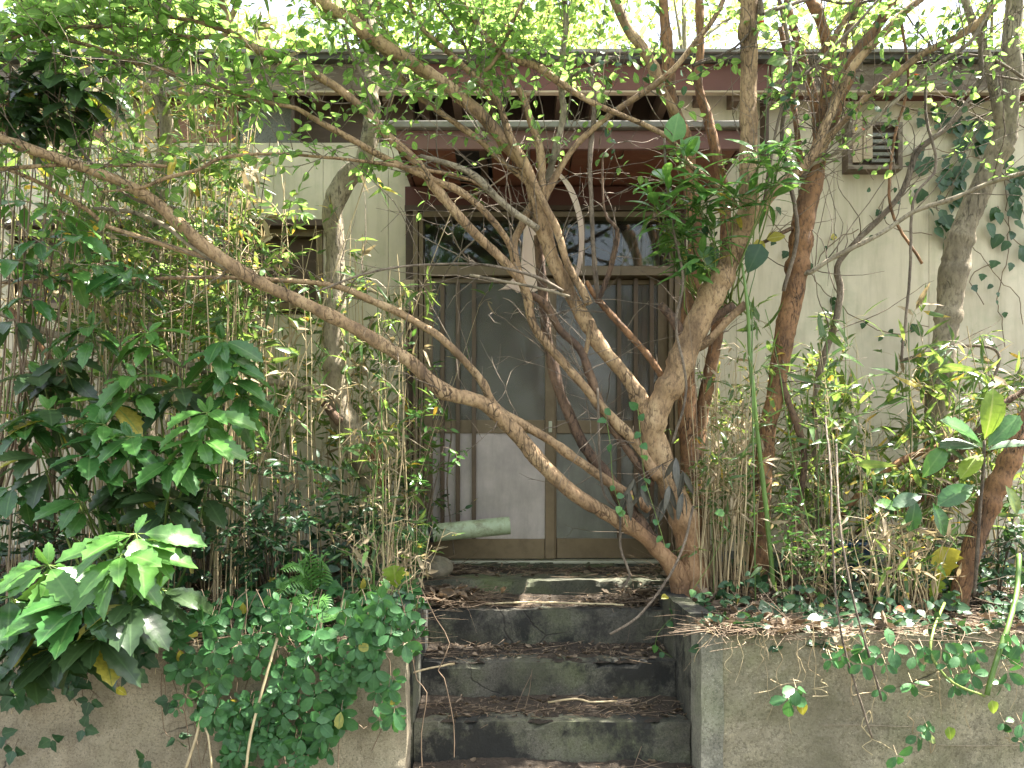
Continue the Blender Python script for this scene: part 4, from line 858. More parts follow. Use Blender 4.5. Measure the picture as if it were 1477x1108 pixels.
whorl_shrub('aucuba_shrub', (-1.75, 3.7, gz(3.7, -1.75)), [(190, 630, 3.2, 0), (300, 595, 3.25, 1), (150, 612, 3.22, 0), (250, 665, 3.2, 0), (130, 655, 3.2, 0), (290, 635, 3.2, 1), (70, 590, 3.3, 2), (30, 600, 3.3, 0), (195, 545, 3.35, 1), (160, 580, 3.35, 0), (320, 490, 3.4, 0), (335, 530, 3.4, 0), (215, 480, 3.4, 1), (130, 470, 3.4, 0),
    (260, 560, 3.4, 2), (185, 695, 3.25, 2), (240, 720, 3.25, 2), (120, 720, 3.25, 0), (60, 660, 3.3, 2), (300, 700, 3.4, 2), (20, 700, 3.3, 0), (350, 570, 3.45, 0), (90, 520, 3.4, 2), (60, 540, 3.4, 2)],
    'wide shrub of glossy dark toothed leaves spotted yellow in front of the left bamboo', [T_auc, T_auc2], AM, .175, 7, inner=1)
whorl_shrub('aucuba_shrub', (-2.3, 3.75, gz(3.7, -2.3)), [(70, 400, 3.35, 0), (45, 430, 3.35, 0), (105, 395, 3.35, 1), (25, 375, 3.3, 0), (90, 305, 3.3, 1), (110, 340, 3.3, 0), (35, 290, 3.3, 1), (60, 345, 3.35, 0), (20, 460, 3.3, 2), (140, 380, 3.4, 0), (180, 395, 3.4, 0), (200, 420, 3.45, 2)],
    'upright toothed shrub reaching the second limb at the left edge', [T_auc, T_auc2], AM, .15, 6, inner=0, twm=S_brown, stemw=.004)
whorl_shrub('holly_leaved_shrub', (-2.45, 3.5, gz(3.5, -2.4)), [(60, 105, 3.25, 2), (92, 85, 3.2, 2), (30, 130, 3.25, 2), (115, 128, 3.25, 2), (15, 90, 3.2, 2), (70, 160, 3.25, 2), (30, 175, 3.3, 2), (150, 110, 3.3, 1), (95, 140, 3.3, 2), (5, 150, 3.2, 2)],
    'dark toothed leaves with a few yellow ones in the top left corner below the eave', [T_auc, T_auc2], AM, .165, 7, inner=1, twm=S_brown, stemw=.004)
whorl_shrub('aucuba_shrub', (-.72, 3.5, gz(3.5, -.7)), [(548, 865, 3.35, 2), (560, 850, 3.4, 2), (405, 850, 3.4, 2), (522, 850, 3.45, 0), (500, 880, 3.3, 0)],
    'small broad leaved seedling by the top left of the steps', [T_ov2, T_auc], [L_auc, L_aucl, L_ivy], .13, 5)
sp = Plant('pale_vine_leaf_plant', (-.66, 3.45, gz(3.45, -.66)), 'seedling with pale lobed and heart shaped leaves beside the steps', 'plant')
for (x, y, dx_, dy_, L, T, m, d) in ((568, 815, .1, -1, .10, T_lob, L_lime, 3.45), (545, 868, -.15, -1, .10, T_ov2, L_aucl, 3.3), (558, 868, .25, -1, .10, T_ov2, L_aucl, 3.3)):
    c = np.array(W(x, y, d)); sp.leaf(T, m, c, (dx_, -.2, dy_), (0, -1, .25), L, 1.3); sp.tw.tube([np.array(sp.base), (c + sp.base) / 2 + (0, 0, .05), c], .002, 4)
sp.finish(S_green)
# long-leaved glossy shrub hanging in the big tree's fork
whorl_shrub('oleander_shrub', tuple(W(1046, 455, 3.98)), [(985, 215, 3.6, 1), (960, 262, 3.55, 1), (1000, 255, 3.6, 1), (1010, 300, 3.62, 0), (985, 345, 3.62, 0), (1030, 330, 3.65, 0), (1095, 222, 3.55, 1), (1130, 212, 3.55, 1), (1120, 245, 3.55, 1), (1060, 285, 3.6, 0), (955, 310, 3.6, 0), (1015, 372, 3.66, 0), (990, 378, 3.68, 0), (1040, 270, 3.6, 1), (1115, 270, 3.6, 0), (970, 330, 3.6, 0), (940, 285, 3.55, 1), (1020, 280, 3.6, 0)],
    'glossy shrub of long narrow leaves growing around the upper fork of the big trunk', [T_old, T_bam], [L_old, L_aucl], .15, 9, inner=1, spreadz=(-.6, .7), ws=1.3, stemw=.004)
# broad leaves near the trunk
sp = Plant('broad_leaf_climber', tuple(W(1090, 0, 3.75).xy) + (gz(3.75, 1.1),), 'climber with a few large oval and yellow leaves behind the trunk fork', 'climber')
for (x, y, dx_, dy_, L, T, m, d) in ((1005, 370, -.5, -.5, .13, T_ov2, L_auc, 3.72), (1020, 355, .3, -1, .12, T_ov2, L_auc, 3.72), (1098, 352, -.5, -1, .15, T_ov2, L_ivy, 3.74), (1092, 345, .2, -1, .10, T_ov, L_yel, 3.9), (1105, 345, 1, .2, .10, T_ov, L_yel, 3.95), (970, 205, .2, 1, .14, T_ov2, L_aucl, 3.6), (985, 225, .6, .8, .12, T_ov2, L_aucl, 3.6), (1110, 92, 1, .3, .09, T_ov2, L_can, 3.6)):
    c = np.array(W(x, y, d)); sp.leaf(T, m, c, (dx_, -.2, dy_), (0, -1, .3), L, 1.2)
P = spline([(*sp.base, .004), (*W(1085, 560, 3.75), .004), (*W(1080, 430, 3.78), .003), (*W(1030, 350, 3.75), .003), (*W(970, 210, 3.62), .002)], .06); sp.tw.tube(P[:, :3], P[:, 3], 5)
P = spline([(*W(1080, 430, 3.78), .003), (*W(1095, 350, 3.8), .002), (*W(1108, 95, 3.62), .0015)], .06); sp.tw.tube(P[:, :3], P[:, 3], 5); sp.finish(S_green)
sp = Plant('green_cane', tuple(W(1112, 0, 3.8).xy) + (gz(3.8, 1.2),), 'single bright green cane standing between the big trunk and the brown forked tree', 'cane')
sp.limb([(1116, 850, 3.8, 8), (1110, 780, 3.8, 8), (1100, 690, 3.8, 8), (1090, 600, 3.78, 7), (1082, 520, 3.76, 7), (1078, 440, 3.74, 6), (1070, 380, 3.74, 4)], S_gcane, name='stem', sides=10, rough=.0); 
for (x, y) in ((1092, 620), (1084, 540), (1078, 450)): spray(sp, W(x, y, 3.77), (.6, -.3, .4), .15, 5, T_bam, L_bam, .12)
sp.finish(S_green)

# loquat sapling on the right
lq = Plant('loquat_sapling', tuple(W(1410, 0, 3.6).xy) + (gz(3.6, 2.2),), 'sapling with large ribbed leaves, one upright and lime green, at the right', 'sapling')
lq.limb([(1405, 860, 3.6, 6), (1412, 760, 3.58, 6), (1418, 680, 3.56, 6), (1420, 636, 3.55, 5)], B_vine, name='stem', sides=8)
for (x, y, dx_, dy_, L, m, ny) in ((1420, 634, .15, 1, .235, L_lime, -1), (1415, 640, -1, .75, .22, L_auc, -.5), (1412, 645, -1, .15, .20, L_ivy, -.3), (1424, 645, .7, .9, .20, L_auc, -.4), (1424, 650, .9, .3, .19, L_ivy, -.2), (1418, 655, -.6, -.4, .17, L_lime, -.2), (1405, 700, -.9, -.35, .20, L_auc, -.6), (1330, 690, .4, .7, .17, L_aucl, -.7), (1320, 720, -.2, -1, .15, L_auc, -.8), (1345, 725, .4, -1, .16, L_auc, -.8), (1330, 715, -1, -.2, .15, L_ivy, -.6), (1450, 700, .4, -.9, .14, L_auc, -.7), (1300, 735, -.8, .3, .13, L_old, -.6)):
    lq.leaf(T_loq, m, W(x, y, 3.54), (dx_, -.25, dy_), (0.1, ny, .5), L, 1.05)
P = spline([(*W(1412, 760, 3.58), .003), (*W(1360, 720, 3.55), .003), (*W(1325, 712, 3.54), .002)], .05); lq.tw.tube(P[:, :3], P[:, 3], 5)
for n_ in range(5): a = W(1400, 700, 3.56); 
lq.finish(B_vine)

# nandina-like and broadleaf fillers low on both sides
def nandina(label, base_px, tops, lm=L_ivy, ll=.05, n=7):
    b = W(base_px[0], 0, base_px[1]); base = (b.x, base_px[1], gz(base_px[1], b.x)); pl = Plant('nandina', base, label, 'shrub', 'fine leaved shrubs under the bamboo')
    for (x, y, d) in tops:
        c = np.array(W(x, y, d)); mid = (np.array(base) + c) / 2 + np.array((0, 0, .05)); P = spline([(*base, .005), (*mid, .004), (*c, .002)], .06)
        G = Geo(); G.tube(P[:, :3], P[:, 3], 6); G.build('stem', B_vine, pl.root, smooth=True)
        for k in range(n): spray(pl, P[random.randrange(len(P) // 2, len(P)), :3], rv() * (1, .7, .5) + np.array((0, -.2, .1)), random.uniform(.14, .28), random.randint(7, 11), T_nan, lm, ll, tr=.0015)
    pl.finish(B_vine); return pl
nandina('dark feathery shrub low between the bamboo thickets at the left', (390, 3.9), [(370, 650, 3.7), (410, 640, 3.7), (350, 700, 3.6), (400, 710, 3.6), (430, 680, 3.8), (380, 770, 3.6), (420, 750, 3.7), (340, 760, 3.6)], L_ivy, .055, 9)
nandina('dark feathery shrub below the crooked tree', (510, 4.1), [(480, 700, 3.9), (520, 730, 3.9), (460, 740, 3.8), (500, 780, 3.8), (540, 770, 3.9), (570, 700, 4.1), (560, 740, 4.0)], L_ivy, .055, 8)
nandina('light green feathery sprig in front of the left door jamb', (600, 4.2), [(640, 645, 4.0), (620, 655, 4.0), (600, 500, 3.9), (585, 490, 3.9), (610, 530, 3.9)], L_aucl, .05, 5)
nandina('trailing dark sprigs on the left grille bars', (600, 4.45), [(636, 700, 4.5), (640, 745, 4.5), (625, 690, 4.5)], L_ivy, .05, 3)
nandina('feathery bright shrub low beside the green cane', (1150, 3.9), [(1170, 770, 3.7), (1150, 790, 3.7), (1190, 760, 3.75), (1130, 740, 3.8), (1140, 700, 3.9)], L_aucl, .045, 7)
nandina('dark low shrub at the foot of the cream wall', (1260, 4.1), [(1250, 810, 3.8), (1310, 810, 3.7), (1200, 820, 3.7), (1260, 690, 4.0)], L_ivy, .055, 6)
nandina('dark low shrub left of the slanting trunk', (1440, 3.9), [(1440, 760, 3.8), (1460, 780, 3.8), (1340, 770, 3.8), (1470, 720, 3.9)], L_ivy, .06, 6)
nandina('dark filler shrub behind the low toothed leaves at the left', (120, 3.8), [(60, 760, 3.6), (130, 780, 3.55), (260, 760, 3.6), (300, 730, 3.7), (200, 750, 3.6), (290, 640, 3.8), (20, 740, 3.6), (330, 620, 3.8), (330, 690, 3.8)], L_ivy, .07, 8)
nandina('green sprigs among the upper bamboo by the shutter boards', (300, 4.1), [(330, 180, 3.8), (280, 230, 3.8), (200, 200, 3.8), (120, 230, 3.8), (390, 200, 3.8), (350, 300, 3.8), (60, 240, 3.8), (230, 330, 3.8), (300, 350, 3.8), (420, 290, 3.8)], L_can, .075, 8)

# ferns
def fern(label, base, fr, m=L_aucl):
    pl = Plant('fern', base, label, 'fern', 'ferns beside the steps')
    for (x, y, d, ll) in fr:
        c = np.array(W(x, y, d)); b = np.array(base); mid = (b + c) / 2 + np.array((0, 0, .10)); P = spline([(*b, .003), (*mid, .0025), (*c, .001)], .017)
        G = Geo(); G.tube(P[:, :3], P[:, 3], 4, cap=False); n = len(P)
        for i in range(n // 5, n - 1):
            t = (i - n / 5) / (n * .8); tg = unit(P[i + 1, :3] - P[i - 1, :3]); sd = unit(np.cross(tg, (0, -.7, .7)))
            for s in (-1, 1): put(G, T_str, P[i, :3], sd * s + tg * .45 + np.array((0, 0, -.2)), (0, -.6, .8), ll * (1 - t) ** .7 * min(1, .4 + t * 3), 2.1)
        G.build('frond', m, pl.root, smooth=True)
    pl.finish()
fern('bright fern on the bank left of the steps', tuple(W(460, 0, 3.6).xy) + (gz(3.6, -.9) + .02,), [(405, 822, 3.3, .10), (425, 790, 3.35, .09), (470, 800, 3.4, .08), (400, 860, 3.3, .08)])
fern('fern arching over the left end of the green pipe', tuple(W(590, 0, 4.15).xy) + (gz(4.1, -.6) + .05,), [(625, 752, 4.0, .09), (560, 750, 4.0, .08), (620, 775, 3.95, .07)])
fern('small fern low in the litter above the left wall', tuple(W(450, 0, 3.4).xy) + (gz(3.4, -.9),), [(430, 880, 3.25, .06), (480, 895, 3.2, .06), (410, 900, 3.2, .06)])

# ------------------------------------------------------------------ creepers
def inpoly(x, y, poly):
    c = False; j = len(poly) - 1
    for i in range(len(poly)):
        (a, b), (p, q) = poly[i], poly[j]
        if (b > y) != (q > y) and x < (p - a) * (y - b) / (q - b) + a: c = not c
        j = i
    return c
def five(pl, p, m, r, k=5, T=T_crp, tilt=(0, -1, .35)):
    """a palmate leaf of rounded leaflets facing outwards"""
    a0 = -math.pi / 2 + random.gauss(0, .9); nr = np.array(tilt) + rv() * .35
    st = np.array(p) + np.array((0, .03, .03)); pl.tw.tube([st, p], .0012, 3, cap=False)
    for i in range(k):
        a = a0 + (i - (k - 1) / 2) * (1.15 if k == 5 else 1.5)
        d = (math.cos(a), -.2 + random.gauss(0, .3), math.sin(a) - .15); pl.leaf(T, m, np.array(p) + np.array(d) * .006, d, nr + rv() * .25, r * random.uniform(.8, 1.1), 1.0)
def creep_wall(pl, poly, n, d, m, r, k=5, stems=20, T=T_crp):
    xs = [p[0] for p in poly]; ys = [p[1] for p in poly]; c = 0; pts = []
    while c < n:
        x = random.uniform(min(xs), max(xs)); y = random.uniform(min(ys), max(ys))
        if not inpoly(x, y, poly): continue
        if noise.noise(Vector((x * .022, y * .022, 5))) < -.04: 
            if random.random() < .85: c += .3; continue
        dd_ = d - random.uniform(.015, .15); p = np.array(W(x, y, dd_)); pts.append(p); five(pl, p, m, r * random.uniform(.55, 1.3), k if random.random() < .7 else 3, T); c += 1
    for _ in range(stems):
        x = random.uniform(min(xs), max(xs)); y0 = min(ys); Q = []
        for s in range(7): 
            y = y0 + (max(ys) - y0) * s / 6 * random.uniform(.6, 1); x += random.gauss(0, 12); Q.append((*W(x, y, d - .015), .002))
        P = spline(Q, .05); pl.tw.tube(P[:, :3], P[:, 3], 4, cap=False)
cr = Plant('creeper', tuple(W(450, 0, 3.2).xy) + (gz(3.3, -.8),), 'dense green creeper with rounded leaflets covering the left retaining wall', 'creeper')
creep_wall(cr, [(300, 885), (420, 850), (470, 880), (560, 860), (612, 905), (608, 960), (575, 985), (590, 1040), (520, 1060), (480, 1050), (430, 1120), (330, 1120), (330, 1080), (300, 1040), (250, 1020), (290, 985), (240, 960), (290, 935), (205, 905)], 270, 3.12, L_crp, .056)
creep_wall(cr, [(360, 900), (470, 900), (480, 1120), (380, 1120)], 40, 3.10, L_crp, .05, stems=5)
cr.finish(S_brown)
cr = Plant('ivy', tuple(W(90, 0, 3.2).xy) + (gz(3.3, -2),), 'ragged dark ivy hanging on the far left of the retaining wall', 'ivy')
creep_wall(cr, [(-20, 905), (240, 905), (210, 960), (120, 985), (60, 1030), (-20, 1010)], 60, 3.13, L_ivy, .065, 3, 10, T_ivy)
for x, y in ((75, 1065), (20, 1080), (210, 1095), (245, 1010), (120, 1050), (0, 1060), (255, 1065), (130, 1010)): five(cr, np.array(W(x, y, 3.08)), L_ivy, .06, 3, T_ivy)
cr.finish(S_brown)
cr = Plant('vine', tuple(W(1200, 0, 3.2).xy) + (gz(3.3, 1.4),), 'sparse green vine dangling over the right retaining wall', 'vine')
for poly, n in (([(1240, 1030), (1340, 1025), (1340, 1100), (1260, 1090)], 4), ([(1110, 985), (1180, 980), (1190, 1010), (1120, 1010)], 4), ([(1260, 990), (1330, 980), (1300, 1010)], 3), ([(1150, 920), (1300, 925), (1280, 960), (1170, 960)], 12), ([(1340, 930), (1477, 930), (1477, 1010), (1380, 1000)], 13), ([(1440, 1040), (1477, 1040), (1477, 1080)], 3), ([(1290, 930), (1477, 925), (1477, 950), (1300, 950)], 14)):
    creep_wall(cr, poly, n, 3.12, L_crp, .055, 3, 3)
for (x, y, m) in ((1385, 940, L_straw), (1430, 1010, L_lime), (1155, 1012, L_yel), (1368, 1048, L_lime), (1330, 940, L_straw)): cr.leaf(T_ov2, m, W(x, y, 3.06), (.2, -.2, -1), (0, -1, .2), .055, 1.3)
for _ in range(46):
    x = random.uniform(1010, 1477) if random.random() < .75 else random.uniform(0, 300); y = 905 + random.uniform(0, 20); L = random.choice([30, 50, 80, 140]) * random.uniform(.6, 1.2); Q = []; k = 7
    for q in range(k): Q.append((*W(x, y + L * q / k, 3.115 - .02 * random.random()), random.uniform(.0008, .0016))); x += random.gauss(0, 5)
    P = spline(Q, .03); cr.tw.tube(P[:, :3], P[:, 3], 4, cap=False)
cr.finish(S_cane)
# ground cover
def cover(name, label, cat, xr, dr, n, m, ll, T, zlift=(.01, .14), kmat=None, xlim=None):
    b = W(sum(xr) / 2, 0, sum(dr) / 2); pl = Plant(name, (b.x, b.y, gz(b.y, b.x)), label, cat)
    for _ in range(n):
        d = dr[0] + (dr[1] - dr[0]) * random.random() ** 1.5; x = W(random.uniform(*xr), 0, d).x
        if noise.noise(Vector((x * 2.2, d * 2.2, 9))) < -.28: continue
        p = np.array((x, d, gz(d, x) + random.uniform(*zlift) + (0 if d > 3.32 else -.03)))
        pl.tw.tube([p - (0, -.02, .06), p], .0014, 3, cap=False)
        for k in range(random.randint(2, 4)):
            pl.leaf(T, m, p + rv() * .008, rv() * (1, .7, .35) + np.array((0, -.3, -.1)), rv() * .45 + np.array((0, -.9, .6)), ll * random.uniform(.6, 1.25), random.uniform(.85, 1.15))
    pl.finish(S_brown, twname='runners'); return pl
cover('ground_ivy', 'dark low ivy along the top of the right retaining wall', 'ivy', (1015, 1500), (3.16, 3.75), 270, L_ivy, .052, T_ov2)
cover('ground_ivy', 'ivy and small leaves along the top of the left retaining wall', 'ivy', (180, 610), (3.18, 3.8), 400, L_crp, .05, T_ivy)
cover('ground_ivy', 'dark ivy under the bamboo at the far left', 'ivy', (-30, 260), (3.2, 3.9), 230, L_ivy, .06, T_ivy)
cover('ground_ivy', 'ivy creeping among the rear bamboo on the right', 'ivy', (1030, 1480), (3.7, 4.5), 150, L_ivy, .06, T_ov2, (.01, .2))
cover('ground_ivy', 'leafy undergrowth at the foot of the rear bamboo on the left', 'ivy', (-30, 600), (3.8, 4.5), 330, L_ivy, .06, T_ov2, (.01, .4))
# small vine climbing on the big trunk's foot and right edge of the steps
cr = Plant('trunk_vine', (.86, 3.75, .9), 'small round leaved vine climbing the foot of the big trunk', 'vine')
for pts in ([(960, 790), (945, 740), (930, 690), (925, 640), (920, 590)], [(1000, 850), (1020, 820), (1040, 780), (1045, 740)], [(905, 760), (885, 700), (880, 640), (872, 590)], [(985, 880), (960, 900), (945, 930), (990, 960)], [(1010, 900), (1040, 880), (1060, 860)]):
    Q = spline([(*W(x, y, 3.68), .0018) for x, y in pts], .05); cr.tw.tube(Q[:, :3], Q[:, 3], 4, cap=False)
    for q in Q[::1]:
        if random.random() < .8: cr.leaf(T_ov2, random.choice([L_aucl, L_crp]), q[:3], rv() * (1, .3, .8) + np.array((0, -.2, -.2)), rv() * .3 + np.array((0, -1, .5)), random.uniform(.025, .055), 1.3)
cr.finish(S_green)
# ivy on the cream wall
cr = Plant('wall_ivy', (2.6, 4.8, gz(4.8, 2.6)), 'dark ivy with bare runners spreading over the cream wall at the right', 'ivy')
runs = [[(1290, 150), (1330, 160), (1380, 172), (1430, 165), (1477, 185)], [(1290, 230), (1340, 215), (1390, 225), (1430, 230)], [(1330, 235), (1360, 270), (1350, 300), (1385, 330)], [(1440, 300), (1460, 340), (1477, 360)], [(1400, 350), (1440, 400), (1470, 430), (1477, 470)],
        [(1290, 270), (1270, 300), (1290, 330), (1340, 340)], [(1430, 380), (1400, 400), (1420, 440)], [(1240, 330), (1200, 350), (1180, 380)], [(1100, 300), (1200, 430), (1280, 480), (1340, 470)], [(1400, 150), (1420, 190), (1440, 240), (1470, 280), (1477, 310)], [(1350, 150), (1385, 200), (1390, 260), (1370, 290)], [(1430, 210), (1450, 240), (1477, 250)], [(1450, 500), (1440, 430), (1455, 350), (1450, 260)]]
for rn in runs:
    Q = spline([(*W(x, y, 4.825), .003) for x, y in rn], .04); Q[:, :3] += rng.normal(0, .006, (len(Q), 3)) * (1, .3, 1); cr.tw.tube(Q[:, :3], Q[:, 3], 4, cap=False)
    big = min(q[0] for q in rn) > 1320 and max(q[1] for q in rn) < 420
    for q in Q:
        for _ in range(3 if big else 1):
            if random.random() < (.6 if big else .35): cr.leaf(T_ivy if random.random() < .5 else T_ov2, L_ivy, q[:3] + rv() * (.05, .004, .05) + (0, -.01, 0), rv() * (.6, .15, .3) + np.array((0, -.15, -1)), rv() * .25 + np.array((0, -1, .3)), random.uniform(.05, .105) if big else random.uniform(.03, .07), 1.2)
cr.finish(S_brown)
# little red and green climber between the awning and the tree
cr = Plant('red_tinged_climber', tuple(W(900, 0, 3.7).xy) + (gz(3.9, .9),), 'thin climber with tiny green and red leaves hanging before the eave', 'climber')
for pts, nr_ in (([(1000, 860), (1005, 600), (985, 400), (960, 280), (900, 250), (880, 190), (870, 110), (880, 60)], 0), ([(880, 100), (920, 95), (960, 120), (930, 110)], 1), ([(960, 120), (1000, 110), (1040, 90)], 0), ([(870, 110), (840, 80), (860, 40)], 1), ([(1110, 150), (1160, 100), (1120, 90), (1135, 160)], 1), ([(1300, 130), (1320, 120), (1350, 100), (1390, 120), (1370, 150)], 1), ([(1290, 170), (1310, 165), (1330, 160), (1370, 165)], 1), ([(1200, 60), (1240, 130), (1230, 210), (1260, 260)], 1), ([(1260, 20), (1290, 100), (1270, 180), (1290, 240)], 1), ([(1380, 20), (1360, 90), (1400, 130)], 1), ([(1120, 120), (1150, 180), (1140, 240)], 1), ([(1090, 60), (1130, 20), (1150, 60)], 1), ([(870, 40), (880, 20), (890, 90)], 1), ([(985, 400), (1010, 330), (1060, 420)], 0), ([(1290, 30), (1340, 60), (1370, 40)], 0)):
    Q = spline([(*W(x, y, 3.68), .0014) for x, y in pts], .03); cr.tw.tube(Q[:, :3], Q[:, 3], 4, cap=False)
    for q in Q:
        if q[2] > 2.6:
            for _ in range(3):
                if random.random() < .6: cr.leaf(T_ov2, L_red if random.random() < .03 else (L_can if random.random() < .6 else L_ivy), q[:3] + rv() * .03, rv(), rv() + np.array((0, -.6, .5)), random.uniform(.022, .05), 1.2)
cr.finish(S_brown)
# hanging bare vines and strings
def strand(name, label, cat, pts, mat, w=3, grp=None, dj=.006):
    Q = spline([(*W(x, y, d), w * d / F / 2) for x, y, d in pts], .03); Q[:, :3] += rng.normal(0, dj * .12, (len(Q), 3))
    o = Geo().tube(Q[:, :3], Q[:, 3], 6).build(name, mat, smooth=True); return tag(o, label, cat, grp)
strand('hanging_vine', 'left one of two pale strands falling over the right wall', 'vine', [(1190, 600, 3.4), (1198, 680, 3.2), (1200, 770, 3.12), (1208, 880, 3.05), (1222, 950, 3.04), (1250, 1040, 3.06), (1258, 1065, 3.07)], B_vine, 3)
strand('hanging_vine', 'right one of two pale strands falling over the right wall', 'vine', [(1206, 640, 3.4), (1212, 760, 3.12), (1232, 870, 3.05), (1255, 950, 3.04), (1272, 1010, 3.05)], B_vine, 3)
strand('green_shoot', 'bright green shoot bending down over the right wall', 'shoot', [(1470, 800, 3.3), (1467, 850, 3.2), (1455, 900, 3.08), (1438, 950, 3.02), (1423, 1003, 3.0)], S_gcane, 7)
strand('green_shoot', 'thin shoot looping under the wall top to meet the bright one', 'shoot', [(1362, 870, 3.3), (1345, 915, 3.08), (1345, 950, 3.03), (1375, 985, 3.0), (1420, 1004, 3.0)], S_green, 4)
strand('straw_stalk', 'long straw stalk leaning on the left creeper', 'stalk', [(400, 920, 3.0), (380, 990, 2.97), (362, 1060, 2.96), (354, 1115, 2.96)], S_cane, 4)
strand('straw_stalk', 'whitish stalk at the bottom below the leftmost creeper', 'stalk', [(295, 1020, 3.0), (282, 1065, 2.97), (266, 1115, 2.95)], S_cane, 4)
strand('straw_stalk', 'short forked whitish stalk beside the whitish one', 'stalk', [(289, 1042, 3.0), (300, 1060, 2.98), (306, 1110, 2.96)], S_cane, 3)
strand('hanging_vine', 'wavy bare vine dangling in front of the right door', 'vine', [(862, 560, 3.8), (868, 700, 3.8), (893, 740, 3.8), (895, 790, 3.8), (908, 830, 3.8), (895, 850, 3.8)], B_vine, 4)
strand('hanging_vine', 'grey bare vine crossing the big trunk base down to the steps', 'vine', [(1000, 730, 3.7), (985, 790, 3.68), (960, 840, 3.65), (920, 890, 3.62), (880, 915, 3.6)], B_vine, 4)
strand('hanging_vine', 'thin bare vine up beside the door bars', 'vine', [(655, 800, 4.5), (645, 700, 4.5), (650, 600, 4.4), (618, 500, 4.2), (640, 400, 4.0), (700, 330, 3.9)], B_vine, 2.5)
strand('hanging_vine', 'pale vine hanging through the glossy narrow leaves', 'vine', [(958, 200, 3.6), (965, 300, 3.6), (985, 400, 3.62), (975, 470, 3.66), (990, 560, 3.7), (970, 640, 3.72)], B_vine, 4)
strand('hanging_vine', 'twisted vine strand high in the brown forked tree', 'vine', [(1120, -20, 3.8), (1140, 90, 3.8), (1128, 200, 3.82), (1150, 330, 3.85), (1130, 420, 3.9)], B_vine, 6)
strand('hanging_vine', 'wiry vine dangling in front of the wall vent', 'vine', [(1340, 60, 3.8), (1335, 160, 3.8), (1350, 240, 3.8), (1318, 290, 3.8), (1312, 400, 3.85), (1300, 520, 3.9)], B_vine, 4)
strand('hanging_vine', 'reddish wiry vine right of the wall vent', 'vine', [(1300, 30, 3.9), (1310, 120, 3.9), (1290, 200, 3.92), (1285, 300, 3.95), (1330, 380, 4.0)], B_brown, 4)
strand('twig_stick', 'bleached stick lying on the second step', 'stick', [(790, 1013, 3.42), (830, 1008, 3.4), (850, 1012, 3.42), (890, 1012, 3.45)], S_cane, 3)
strand('twig_stick', 'straight stick lying along the third step', 'stick', [(700, 871, 3.95), (760, 869, 3.98), (860, 871, 3.95), (900, 873, 3.93)], S_cane, 3)
strand('twig_stick', 'straw stick poking out over the left edge of the steps', 'stick', [(575, 975, 3.35), (620, 964, 3.4), (655, 957, 3.5)], S_cane, 3)

# ------------------------------------------------------------------ pipe, stone, tub
pp = empty('drain_pipe', tuple(W(660, 785, 4.5)), 'pale green plastic drain pipe lying across the bottom of the door', 'pipe')
a, b = W(560, 775, 4.42), W(735, 758, 4.50); a = np.array(a); b = np.array(b); ax = unit(b - a); rr = .052
G = Geo(); G.tube([a, a + ax * .3, b - ax * .03, b], [rr, rr, rr, rr], 32, cap=False)
for r0 in (rr - .005,): G.tube([b, b - ax * .03, a + ax * .2, a], r0, 32, cap=False)
n_ = 32; u_ = unit(np.cross(ax, (0, 0, 1))); v_ = np.cross(ax, u_); th = np.arange(n_) * 2 * math.pi / n_
o_ = [b + (u_ * math.cos(t) + v_ * math.sin(t)) * rr for t in th]; i_ = [b + (u_ * math.cos(t) + v_ * math.sin(t)) * (rr - .005) for t in th]
G.add(o_ + i_, [[(k, (k + 1) % n_, n_ + (k + 1) % n_, n_ + k) for k in range(n_)]]); G.build('pipe_body', M_pipe, pp, smooth=True)
c = a + (b - a) * .345; Geo().tube([c - ax * .012, c + ax * .012], rr + .003, 32).build('pipe_band', M_black, pp, smooth=True)
def stone(name, label, c, s, seed, mat=M_stone):
    G = Geo(); V = []; nu, nv = 28, 16
    for j in range(nv + 1):
        for i in range(nu):
            ph = math.pi * j / nv; t = 2 * math.pi * i / nu; v = Vector((math.sin(ph) * math.cos(t), math.sin(ph) * math.sin(t), math.cos(ph)))
            k = 1 + .16 * noise.noise(v * 1.3 + Vector((seed, 0, 0))) + .04 * noise.noise(v * 4 + Vector((seed, 3, 0))); V.append(np.array(c) + np.array(v * k) * s)
    q = [(j * nu + i, (j + 1) * nu + i, (j + 1) * nu + (i + 1) % nu, j * nu + (i + 1) % nu) for j in range(nv) for i in range(nu)]
    G.add(V, [q]); o = G.build(name, mat, smooth=True, origin=tuple(c)); return tag(o, label, 'stone')
c = W(627, 815, 4.3); stone('river_stone', 'rounded grey brown stone on the landing at the left', (c.x, c.y, .921 + .062), (.098, .085, .072), 2.)
tb = empty('blue_tub', tuple(W(1215, 0, 4.3).xy) + (gz(4.3, 1.85),), 'dark blue plastic tub half hidden in the weeds by the cream wall', 'tub')
c = np.array(tb.location); G = Geo(); G.tube([c, c + (0, 0, .08), c + (0, 0, .21), c + (0, 0, .22)], [.11, .125, .15, .16], 28); G.build('tub_body', M_blue, tb, smooth=True)
G = Geo(); th = np.linspace(0, 2 * math.pi, 29); G.tube([c + (math.cos(t) * .158, math.sin(t) * .158, .222) for t in th], .009, 8); G.build('tub_rim', M_blue, tb, smooth=True)

